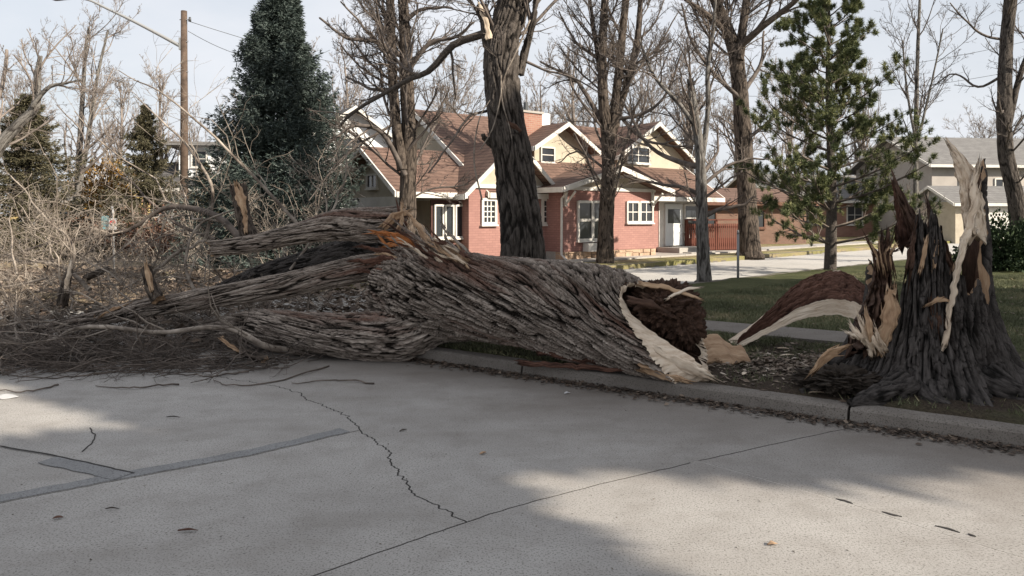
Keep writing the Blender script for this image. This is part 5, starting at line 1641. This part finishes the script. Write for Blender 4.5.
# projecting gable with the tall window pair
S1 = -1.25
ta, _ = hp(562, 198, S1); tb, _ = hp(654, 198, S1); tc = (ta + tb) / 2; hf = (tb - ta) / 2
_, zap = hp(600, 167, S1)
MB().box(ta, tb, S1, 0.0, 0.28, 2.36).build('wall', M_pink, house)
rng = np.random.default_rng(44)
x = ta - 0.02
while x < tb - 0.05:
    wd = rng.uniform(0.22, 0.42); x1 = min(x + wd, tb)
    zz = -0.25
    while zz < 0.24:
        hh = min(rng.uniform(0.16, 0.26), 0.275 - zz)
        MB().box(x + 0.01, x1 - 0.01, S1 - rng.uniform(0.03, 0.10), S1 + 0.3, zz + 0.008, zz + hh - 0.006).build('stone', M_stone, house)
        zz += hh
    x = x1
MB().box(ta + 0.01, tb - 0.01, S1 + 0.02, 0, -0.3, 0.279).build('foundation', M_walk, house)
gable_wall(house, 's', S1, S1 + 0.2, tc, hf, 2.36, 2.36, zap - 0.1, M_cream)
MB().box(ta - 0.02, tb + 0.02, S1 - 0.06, S1 - 0.003, 2.28, 2.40).build('trim', M_white, house)
gable_roof(house, 's', S1 - 0.55, 3.0, tc, hf, 2.36, zap - 0.1, M_roof, 0.42, ends=(True, False))
for q in (ta + 0.12, tb - 0.12):
    mb = MB()
    mb.box(q - 0.05, q + 0.05, S1 - 0.08, S1 - 0.004, 1.75, 2.28)
    mb.tube([(q, S1 - 0.05, 1.8), (q, S1 - 0.5, 2.22)], 0.045, 4)
    mb.build('bracket', M_white, house)
a, zt = hp(577, 203, S1); b, zb = hp(606, 238, S1)
mid = (a + b) / 2
for u0, u1 in ((a + 0.06, mid - 0.05), (mid + 0.05, b - 0.06)):
    w = window(house, u0, u1, zb, zt, S1, 1, 2, fw=0.07)
    MB().box(u0, u1, S1 - 0.05, S1 - 0.02, (zb + zt) / 2 + 0.02, (zb + zt) / 2 + 0.07).build('meeting_rail', M_white, w)
MB().box(a + 0.25, b - 0.25, S1 - 0.28, S1 - 0.01, zb - 0.42, zb - 0.15).build('flower_box', M_white, house)
for x0, x1 in ((627, 637), (640, 651)):
    a, zt = hp(x0, 203, S1); b, zb = hp(x1, 221, S1)
    window(house, a, b, zb, zt, S1, 2, 2, fw=0.06)
MB().tube([(ta - 0.08, S1 - 0.35, 2.2), (ta - 0.08, S1 - 0.08, 2.0), (ta - 0.08, S1 - 0.06, 0.2), (ta - 0.08, S1 - 0.3, 0.05)], 0.04, 6).build('downspout', M_white, house)
# entrance
a, zt = hp(664, 204, -0.02); b, zb = hp(681, 247, -0.02)
MB().box(a - 0.3, 3.38, -0.03, -0.004, 0.25, 2.4).build('entry_panel', M_white, house)
dr = MB().box(a, b, -0.09, -0.032, 0.28, zt).build('door', M_door, house)
MB().box(a + 0.15, b - 0.15, -0.10, -0.091, 1.15, zt - 0.2).build('pane', M_glass, dr)
MB().box(b - 0.14, b - 0.08, -0.14, -0.091, 1.0, 1.1).build('handle', M_metal, dr)
a2, zt2 = hp(684, 206, -0.02); b2, zb2 = hp(697, 230, -0.02)
window(house, a2, b2, zb2, zt2, -0.03, 1, 2, fw=0.06)
MB().box(a - 0.4, b + 0.4, -1.1, -0.02, -0.2, 0.24).build('doorstep', M_walk, house)
MB().box(a - 0.2, b + 0.2, -1.5, -1.1, -0.2, 0.08).build('doorstep', M_walk, house)
# two upper gables
for (xa, xl, xr, ya, s, win) in ((557, 528, 592, 123, 1.3, (541, 553, 148, 162)), (642, 612, 688, 122, 1.3, (627, 648, 147, 163))):
    tl, _ = hp(xl, 150, s); tr, _ = hp(xr, 150, s); _, zr = hp(xa, ya, s)
    tc = (tl + tr) / 2; hf = (tr - tl) / 2
    ze = zr - hf * 0.68
    gable_wall(house, 's', s, 4.5, tc, hf - 0.3, 2.6, ze + 0.2, zr - 0.1, M_cream)
    gable_roof(house, 's', s - 0.4, 4.4, tc, hf - 0.3, ze + 0.2, zr - 0.1, M_roof, 0.32, ends=(True, False))
    w0, z1 = hp(win[0], win[2], s); w1, z0 = hp(win[1], win[3], s)
    window(house, w0, w1, z0, z1, s, 2 if win[1] - win[0] > 15 else 1, 2, fw=0.05)
# chimney
t0, zt = hp(518, 113, 2.6); t1, _ = hp(537, 113, 2.6); t2, zt2 = hp(554, 104, 3.2)
ch = MB().box(t0, t1, 2.3, 3.1, 2.5, zt).build('chimney', M_redbrick, house)
MB().box(t0 - 0.05, t1 + 0.05, 2.25, 3.15, zt, zt + 0.08).build('cap', M_walk, ch)
MB().tube([((t0 + t1) / 2, 2.7, zt + 0.08), ((t0 + t1) / 2, 2.7, zt + 0.45)], 0.09, 8).build('flue', M_darkmetal, ch)
MB().box(t1 + 0.06, t1 + 0.75, 2.7, 3.4, 3.0, zt + 0.12).build('chimney', M_wsiding, house)

# red picket fence beside the door
fl = np.array((6.95, 29.2)); fr_ = np.array((9.4, 30.1))
fd = fr_ - fl
fence = tag(empty('picket_fence', (fl[0], fl[1], 0.13), math.atan2(fd[1], fd[0])), 'red stained wooden picket fence right of the house door', 'fence')
Lf = np.linalg.norm(fd)
proto = None
nP = 28
for k in range(nP):
    x = k * Lf / nP
    h = 1.12
    if proto is None:
        proto = MB().box(0, 0.058, 0, 0.022, 0.08, h).build('picket', M_redwood, fence)
        proto.location.x = x
    else:
        c = proto.copy(); COL.objects.link(c); c.parent = fence; c.location.x = x
for x in (-0.08, Lf * 0.5, Lf + 0.02):
    MB().box(x, x + 0.10, 0.025, 0.125, -0.05, 1.25).build('post', M_redwood, fence)
for z in (0.25, 0.95):
    MB().box(-0.05, Lf + 0.05, 0.0235, 0.06, z, z + 0.08).build('rail', M_redwood, fence)
MB().box(-0.08, Lf + 0.12, -0.02, 0.14, 1.251, 1.30).build('cap_rail', M_redwood, fence)
MB().box(-0.05, Lf + 0.05, 0.07, 0.095, 0.02, 0.55).build('skirt_board', M_redwood, fence)

def simple_house(name, label, loc, rz, L, D, H, rise, wall, roof, wins, over=0.5, extra=None, trim=M_white, gable_mat=None, ridge='t'):
    h = tag(empty(name, loc, rz), label, 'house' if 'garage' not in name else 'garage')
    MB().box(-L / 2, L / 2, 0, D, -0.3, H).build('wall', wall, h)
    if ridge == 't':
        gable_wall(h, 't', -L / 2 + 0.05, L / 2 - 0.05, D / 2, D / 2, H, H, H + rise, gable_mat or wall)
        gable_roof(h, 't', -L / 2 - over, L / 2 + over, D / 2, D / 2, H, H + rise, roof, over, barge=trim)
    else:
        gable_wall(h, 's', 0.05, D - 0.05, 0, L / 2, H, H, H + rise, gable_mat or wall)
        gable_roof(h, 's', -over, D + over, 0, L / 2, H, H + rise, roof, over, barge=trim)
    for (a, b, z0, z1, c, r) in wins:
        window(h, a, b, z0, z1, 0.0, c, r, frame=trim)
    return h
def hl(x, Y, z=0.1): return ((x - HX) / F * Y, Y, z)
simple_house('house', 'white two storey house with dark roof behind the left end of the bungalow', hl(352, 37), 0.55, 7.5, 7, 4.2, 2.6, M_wsiding, M_roof_dark, [(-2.6, -1.6, 1.0, 2.4, 2, 2), (0.6, 1.6, 1.0, 2.4, 2, 2), (-0.6, 0.5, 4.3, 5.3, 2, 2)], ridge='s')
hg = simple_house('house', 'pale grey house with wide eaves glimpsed between utility pole and spruce', hl(225, 40), 0.2, 7.5, 7, 3.0, 1.4, M_gsiding, M_roof_dark, [(-2.4, -1.4, 0.9, 2.2, 2, 2), (0.8, 1.8, 0.9, 2.2, 2, 2)])
MB().box(-2.6, -0.6, 1.2, 4, 3.2, 5.3).build('dormer', M_wsiding, hg)
MB().box(-3.3, 0.1, 0.6, 4.6, 5.3, 5.5).build('dormer_roof', M_roof_slate, hg)
window(hg, -1.9, -1.2, 4.2, 5.0, 1.2, 1, 2)
simple_house('brick_garage', 'low orange brick garage behind the red fence', hl(742, 37), 0.35, 8.0, 6, 2.15, 0.7, M_orange, M_roof, [(-2.5, -1.6, 0.9, 1.7, 2, 1), (0.4, 1.3, 0.9, 1.7, 2, 1)], trim=plain('brown trim', (0.12, 0.06, 0.04)))
simple_house('house', 'tan bungalow far behind the pine', hl(835, 50), 0.3, 9.0, 7, 2.6, 1.7, M_redbrick, M_roof_slate, [(-2.8, -1.6, 0.9, 2.1, 2, 2), (1.0, 2.2, 0.9, 2.1, 2, 2)])
simple_house('house', 'small yellow house between pine and stump', hl(893, 58), 0.3, 3.0, 3, 2.3, 1.1, M_ysiding, M_roof_slate, [(-0.5, 0.4, 0.9, 1.8, 2, 2)])
rh = simple_house('house', 'grey two storey house with slate roof and white garage door at the right', hl(1010, 46), 0.12, 10.5, 8, 4.7, 1.9, plain('tan grey siding', (0.37, 0.34, 0.31), 0.8, 0.1, 1.5), M_roof_slate, [(-3.4, -2.4, 2.6, 3.7, 2, 2), (-1.0, 0.0, 2.6, 3.7, 2, 2), (2.0, 3.0, 2.6, 3.7, 2, 2)])
MB().box(-6.4, -1.0, -3.5, -0.01, -0.3, 2.25).build('garage_wall', M_cream, rh)
gable_roof(rh, 't', -6.8, -0.6, -1.75, 1.75, 2.25, 3.1, M_roof_slate, 0.4)
gable_wall(rh, 't', -6.38, -1.02, -1.75, 1.75, 2.25, 2.25, 3.1, M_gsiding)
gd = MB().box(-5.2, -2.6, -3.58, -3.51, -0.05, 1.95).build('garage_door', M_white, rh)
for k in range(1, 4):
    MB().box(-5.2, -2.6, -3.595, -3.581, k * 0.49 - 0.012, k * 0.49 + 0.012).build('panel_joint', M_wsiding, gd)
simple_house('house', 'far tan house behind the brown conifer at the left', hl(60, 62), -0.1, 9, 7, 2.8, 1.6, M_ysiding, M_roof_slate, [(-2.5, -1.5, 0.9, 2.1, 2, 2), (1.2, 2.4, 0.9, 2.1, 2, 2)])

# ------------------------------------------------------------------ pole, lamp, wires, signs
pY = 30.0
pole = tag(empty('utility_pole', at(184, pY)), 'tall brown wooden utility pole carrying the street lamp arm', 'utility pole')
b = np.array(at(184, pY))
def W(x, y, Y): return P(x, y, Y) - b
pole_top = W(184, 11, pY)[2]
M_pole_o = MB().tube([(0, 0, -0.3), (0.01, 0, pole_top * 0.5), (0, 0, pole_top)], [0.17, 0.15, 0.12], 14).build('post', M_pole, pole, True)
for y in (20, 42, 72):
    z = W(184, y, pY)[2]
    MB().tube([(-0.16, -0.05, z), (0.3 if y == 20 else 0.2, -0.05, z)], 0.02, 6).build('bolt', M_metal, pole)
MB().tube([(0.26, -0.05, W(0, 20, pY)[2] - 0.07), (0.26, -0.05, W(0, 20, pY)[2] + 0.1)], [0.06, 0.045], 8).build('insulator', M_darkmetal, pole, True)
arm = catmull([W(182, 47, pY), W(160, 35, pY), W(135, 22, pY), W(112, 11, pY), W(97, 4, pY), W(84, 2, pY)], 24)
arm[:, 1] -= np.linspace(0, 0.6, 24)
lamp_arm = MB().tube(arm, np.linspace(0.075, 0.035, 24), 8).build('lamp_arm', M_metal, pole, True)
MB().box(-0.18, -0.10, -0.09, 0.09, W(0, 50, pY)[2], W(0, 38, pY)[2]).build('bracket_plate', M_metal, pole)
e = arm[-1]
hd = catmull([e + (0.35, 0, 0.02), e + (0.05, 0, 0.03), e + (-0.35, 0, 0.01), e + (-0.72, 0, -0.05), e + (-0.95, 0, -0.07)], 16)
T_, A_, B_ = frames(hd)
th = np.arange(14) * 2 * math.pi / 14
wv_ = np.interp(np.linspace(0, 1, 16), [0, 0.15, 0.5, 0.85, 1], [0.05, 0.14, 0.17, 0.12, 0.02])
V = hd[:, None] + wv_[:, None, None] * (np.cos(th)[None, :, None] * A_[:, None] * 0.55 + np.sin(th)[None, :, None] * B_[:, None])
mesh('lamp_head', V.reshape(-1, 3), [grid_quads(16, 14)], M_darkmetal, pole)
def wire(label, a, b2, sag, r=0.012):
    c = [a * (1 - s) + b2 * s - np.array((0, 0, sag * 4 * s * (1 - s))) for s in np.linspace(0, 1, 24)]
    o = MB().tube(c, r, 5).build('overhead_wire', M_darkmetal, None, True)
    tag(o, label, 'wire', 'overhead wires')
    rebase(o, a)
wire('thin overhead wire running right from the top of the utility pole', P(188, 21, pY), P(560, 84, 50.0), 1.0)
wire('thin overhead wire running right from lower on the utility pole', P(188, 31, pY), P(330, 50, 40.0), 0.9)
wire('upper overhead wire crossing the sky right of the pine', P(740, 78, 44.0), P(1100, 22, 40.0), 0.7)
wire('lower overhead wire crossing the sky right of the pine', P(740, 96, 44.0), P(1100, 52, 40.0), 0.7)

def sign_print(name, bg, ring):
    """white plate with a red ring and slash: flat print"""
    M = Mat(name, 0.5, 0.4)
    return M.color(bg).m
M_signwhite = Mat('white sign face', 0.5, 0.4).color((0.42, 0.42, 0.42)).m
M_signred = Mat('red sign print', 0.5, 0.4).color((0.45, 0.035, 0.03)).m
M_signgreen = Mat('blue green sign face', 0.5, 0.4).color((0.16, 0.30, 0.32)).m
sY = 17.0
sb = np.array(at(113, sY, 0.12))
sg = tag(empty('parking_sign', tuple(sb)), 'no parking sign on a thin post among the fallen branches', 'sign')
MB().tube([(0.03, 0, -0.1), (0.0, 0, 1.5), (-0.02, 0, P(110, 217, sY)[2] - 0.12 + 0.25)], 0.025, 8).build('post', M_metal, sg, True)
c = P(113.5, 224, sY) - sb
pl = MB().box(c[0] - 0.09, c[0] + 0.09, -0.04, -0.03, c[2] - 0.13, c[2] + 0.13).build('plate', M_signwhite, sg)
ang = np.linspace(0, 2 * math.pi, 25)
MB().tube(np.stack([c[0] + 0.055 * np.cos(ang), np.full(25, -0.043), c[2] + 0.03 + 0.055 * np.sin(ang)], 1), 0.010, 5, False).build('red_ring', M_signred, pl, True)
MB().tube([(c[0] - 0.04, -0.043, c[2] + 0.07), (c[0] + 0.04, -0.043, c[2] - 0.01)], 0.008, 5).build('red_slash', M_signred, pl)
c = P(105, 222, sY) - sb
MB().box(c[0] - 0.09, c[0] + 0.07, 0.02, 0.03, c[2] - 0.17, c[2] + 0.14).build('plate', M_signgreen, sg)
pb = np.array(at(738, 17.2, 0.12))
sg2 = tag(empty('sign_post', tuple(pb)), 'thin bare metal sign post on the lawn edge right of the slim tree', 'post')
MB().tube([(0, 0, -0.1), (0.0, 0, P(738, 234, 17.2)[2] - 0.12)], 0.03, 8).build('post', M_metal, sg2, True)
MB().tube([(0, 0, P(738, 234, 17.2)[2] - 0.12), (0.0, 0, P(738, 230, 17.2)[2] - 0.12)], [0.034, 0.02], 8).build('post_cap', M_metal, sg2, True)

# parked car glimpsed through the twigs
def car(label, loc, rz, paint):
    root = tag(empty('parked_car', loc, rz), label, 'car')
    prof = [(-2.2, 0.35), (-2.25, 0.75), (-2.05, 1.0), (-1.75, 1.05), (-1.25, 1.6), (0.35, 1.62), (1.0, 1.1), (2.0, 0.98), (2.25, 0.75), (2.25, 0.35)]
    V, n = [], len(prof)
    for y, ins in ((-0.88, 1.0), (0.88, 1.0)):
        for (x, z) in prof:
            yy = y * (0.84 if z > 1.2 else 1.0)
            V.append((x, yy, z))
    q = [[i, (i + 1) % n, n + (i + 1) % n, n + i] for i in range(n)]
    t = tessellate_polygon([[Vector((x, z, 0)) for x, z in prof]])
    tt = [list(a) for a in t] + [[n + i for i in a][::-1] for a in t]
    body = mesh('body', V, [np.array(q), np.array(tt)], paint, root, False)
    for y in (-1, 1):
        for (x0, x1) in ((-1.2, -0.35), (-0.25, 0.55)):
            V = [(x0, y * 0.85, 1.08), (x1, y * 0.85, 1.08), (min(x1, 0.3), y * 0.765, 1.54), (max(x0, -1.1), y * 0.765, 1.54)]
            V = V + [(a, b2 + y * 0.02, c2) for a, b2, c2 in V]
            mesh('side_window', V, [BOXF[:, ::1]], M_glass, body, False)
        for x in (-1.4, 1.4):
            wh = MB().tube([(x, y * 0.70, 0.33), (x, y * 0.90, 0.33)], 0.33, 18).build('wheel', plain('tyre rubber', (0.02, 0.02, 0.02)), root, True)
            MB().tube([(x, y * 0.905, 0.33), (x, y * 0.915, 0.33)], 0.19, 14).build('rim', M_metal, wh, True)
        MB().box(2.2, 2.27, y * 0.6 - 0.15, y * 0.6 + 0.15, 0.68, 0.82).build('headlight', M_signwhite, body)
        MB().box(-2.29, -2.2, y * 0.65 - 0.12, y * 0.65 + 0.12, 0.72, 0.92).build('tail_light', M_signred, body)
    return root
M_carblack = Mat('black car paint', 0.25, 0.5).color((0.02, 0.021, 0.023)).m
M_carwhite = Mat('white car paint', 0.3, 0.5).color((0.6, 0.6, 0.58)).m
car('black car parked behind the twigs right of the sign post', at(127, 33, 0.1), 0.1, M_carblack)
car('white car parked behind the twigs left of the sign post', at(62, 35, 0.1), 0.2, M_carwhite)

# ------------------------------------------------------------------ small things on the street
rng = np.random.default_rng(77)
def chip(name, label, x, y, L, w, mat, rz, cat, z=0.001):
    a = G(x, y, z)
    d = np.array((math.cos(rz), math.sin(rz), 0))
    o = splinter(name, [a - d * L / 2 + (0, 0, 0.006), a + (0, 0, 0.011), a + d * L / 2 + (0, 0, 0.006)], [w * 0.3, w, w * 0.3], [0.006, 0.008, 0.004], (-d[1], d[0], 0.1), mat, None, x * 0.1, rough=0.2, tips=0.01, m=10, n=14)
    tag(o, label, cat, 'scraps on the street')
    return rebase(o, a)
chip('bark_scrap', 'long dark bark scrap on the concrete near the bottom left', 188, 532, 0.10, 0.018, M_bark_red, 0.1, 'bark scrap')
chip('dead_leaf', 'small dark leaf on the concrete at the far lower left', 58, 519, 0.045, 0.028, M_bark_red, 0.4, 'leaf')
chip('twig_scrap', 'thin dark twig scrap above the long bark scrap', 112, 510, 0.07, 0.008, M_bark_tree, -0.05, 'twig')
chip('paper_scrap', 'white and pink paper scrap at the left edge of the street', 4, 398, 0.22, 0.10, M_signwhite, 0.1, 'paper')
chip('paper_scrap', 'tiny pale scrap on the street below the middle of the log', 567, 394, 0.06, 0.03, M_signwhite, 0.5, 'paper')
chip('dead_leaf', 'pale leaf on the sunny concrete at the lower right', 772, 545, 0.05, 0.03, M_wood_tan, 0.2, 'leaf')
chip('twig_scrap', 'short dark twig on the concrete left of the long crack', 173, 418, 0.10, 0.012, M_bark_tree, 0.0, 'twig')
chip('dead_leaf', 'pale leaf lying on the concrete right of the long crack', 483, 454, 0.05, 0.03, M_wood_tan, 0.8, 'leaf')
chip('bark_scrap', 'dark bark scrap right of the long crack', 403, 431, 0.06, 0.02, M_bark_tree, 0.9, 'bark scrap')
chip('wood_scrap', 'pale wood scrap on the verge in front of the bent strip', 744, 374, 0.13, 0.05, M_wood, 1.1, 'wood scrap', 0.15)
chip('wood_scrap', 'long pale wood scrap on the verge below the bent strip', 787, 356, 0.16, 0.035, M_wood, 0.3, 'wood scrap', 0.15)
chip('wood_scrap', 'small pale wood scrap by the kerb below the stump root', 818, 393, 0.14, 0.03, M_wood, 0.0, 'wood scrap', 0.15)
chip('wood_scrap', 'small pale wood scrap beside the longer one on the verge', 783, 349, 0.12, 0.04, M_wood, -0.4, 'wood scrap', 0.15)
n = 900
pos = np.stack([rng.uniform(-4.5, 4.5, n), rng.uniform(3.2, 8.2, n), np.full(n, 0.001)], 1)
pos = pos[kerb_dist(pos) < -0.15]
litter('street_crumbs', 'small dark crumbs of bark and grit scattered over the concrete street', pos, 0.006, M_litter, 78, 0.3, -0.25)
# ------------------------------------------------------------------ outside the picture to the right and behind: unseen house and trees added for shade
def mn(m, n): return (0.87 * m + 0.5 * n, -0.5 * m + 0.87 * n)
x, y = mn(10.5, 11.5)
nh = simple_house('house', 'unseen two storey brick house added outside the right edge to shade the lawn', (x, y, 0.12), math.atan2(-0.87, -0.5), 10.0, 7.5, 5.6, 3.2, M_redbrick, M_roof_dark, [(-3, -2, 0.9, 2.3, 2, 2), (2, 3, 0.9, 2.3, 2, 2), (-3, -2, 3.6, 4.9, 2, 2), (2, 3, 3.6, 4.9, 2, 2)])
for k, (m, n, sc, lab) in enumerate([(13.5, 7.4, 1.3, 'unseen spruce added for shade beside the brick house, nearest the street'), (21, 9.5, 1.7, 'tallest unseen spruce added for shade behind the brick house'), (20, 13.5, 1.6, 'unseen spruce added for shade behind the far end of the brick house')]):
    x, y = mn(m, n)
    spruce(lab, (x, y, 0.0), sc, k * 1.3)

for k, (m, n, c, r, rz, lab) in enumerate([(14.2, 1.9, 10.0, 1.5, 0.8, 'unseen round crown added for shade across the street behind the viewer'), (17.2, 6.85, 13.2, 3.1, 2.6, 'big unseen crown added for shade behind the brick house, street end'),
                                       (19, 11.0, 13.6, 3.4, 3.4, 'big unseen crown added for shade behind the middle of the brick house'), (18, 15.0, 11.5, 2.6, 3.0, 'big unseen crown added for shade behind the far end of the brick house')]):
    x, y = mn(m, n)
    leaf_mound('shade_tree', lab, 'tree', (x, y, 0.0), (r, r, rz), 11000, 0.5, M_bush, 700 + k, trunk=c, gap=-2, uneven=0.35)  # added crowns, shaped and placed to leave the sun patches on the street
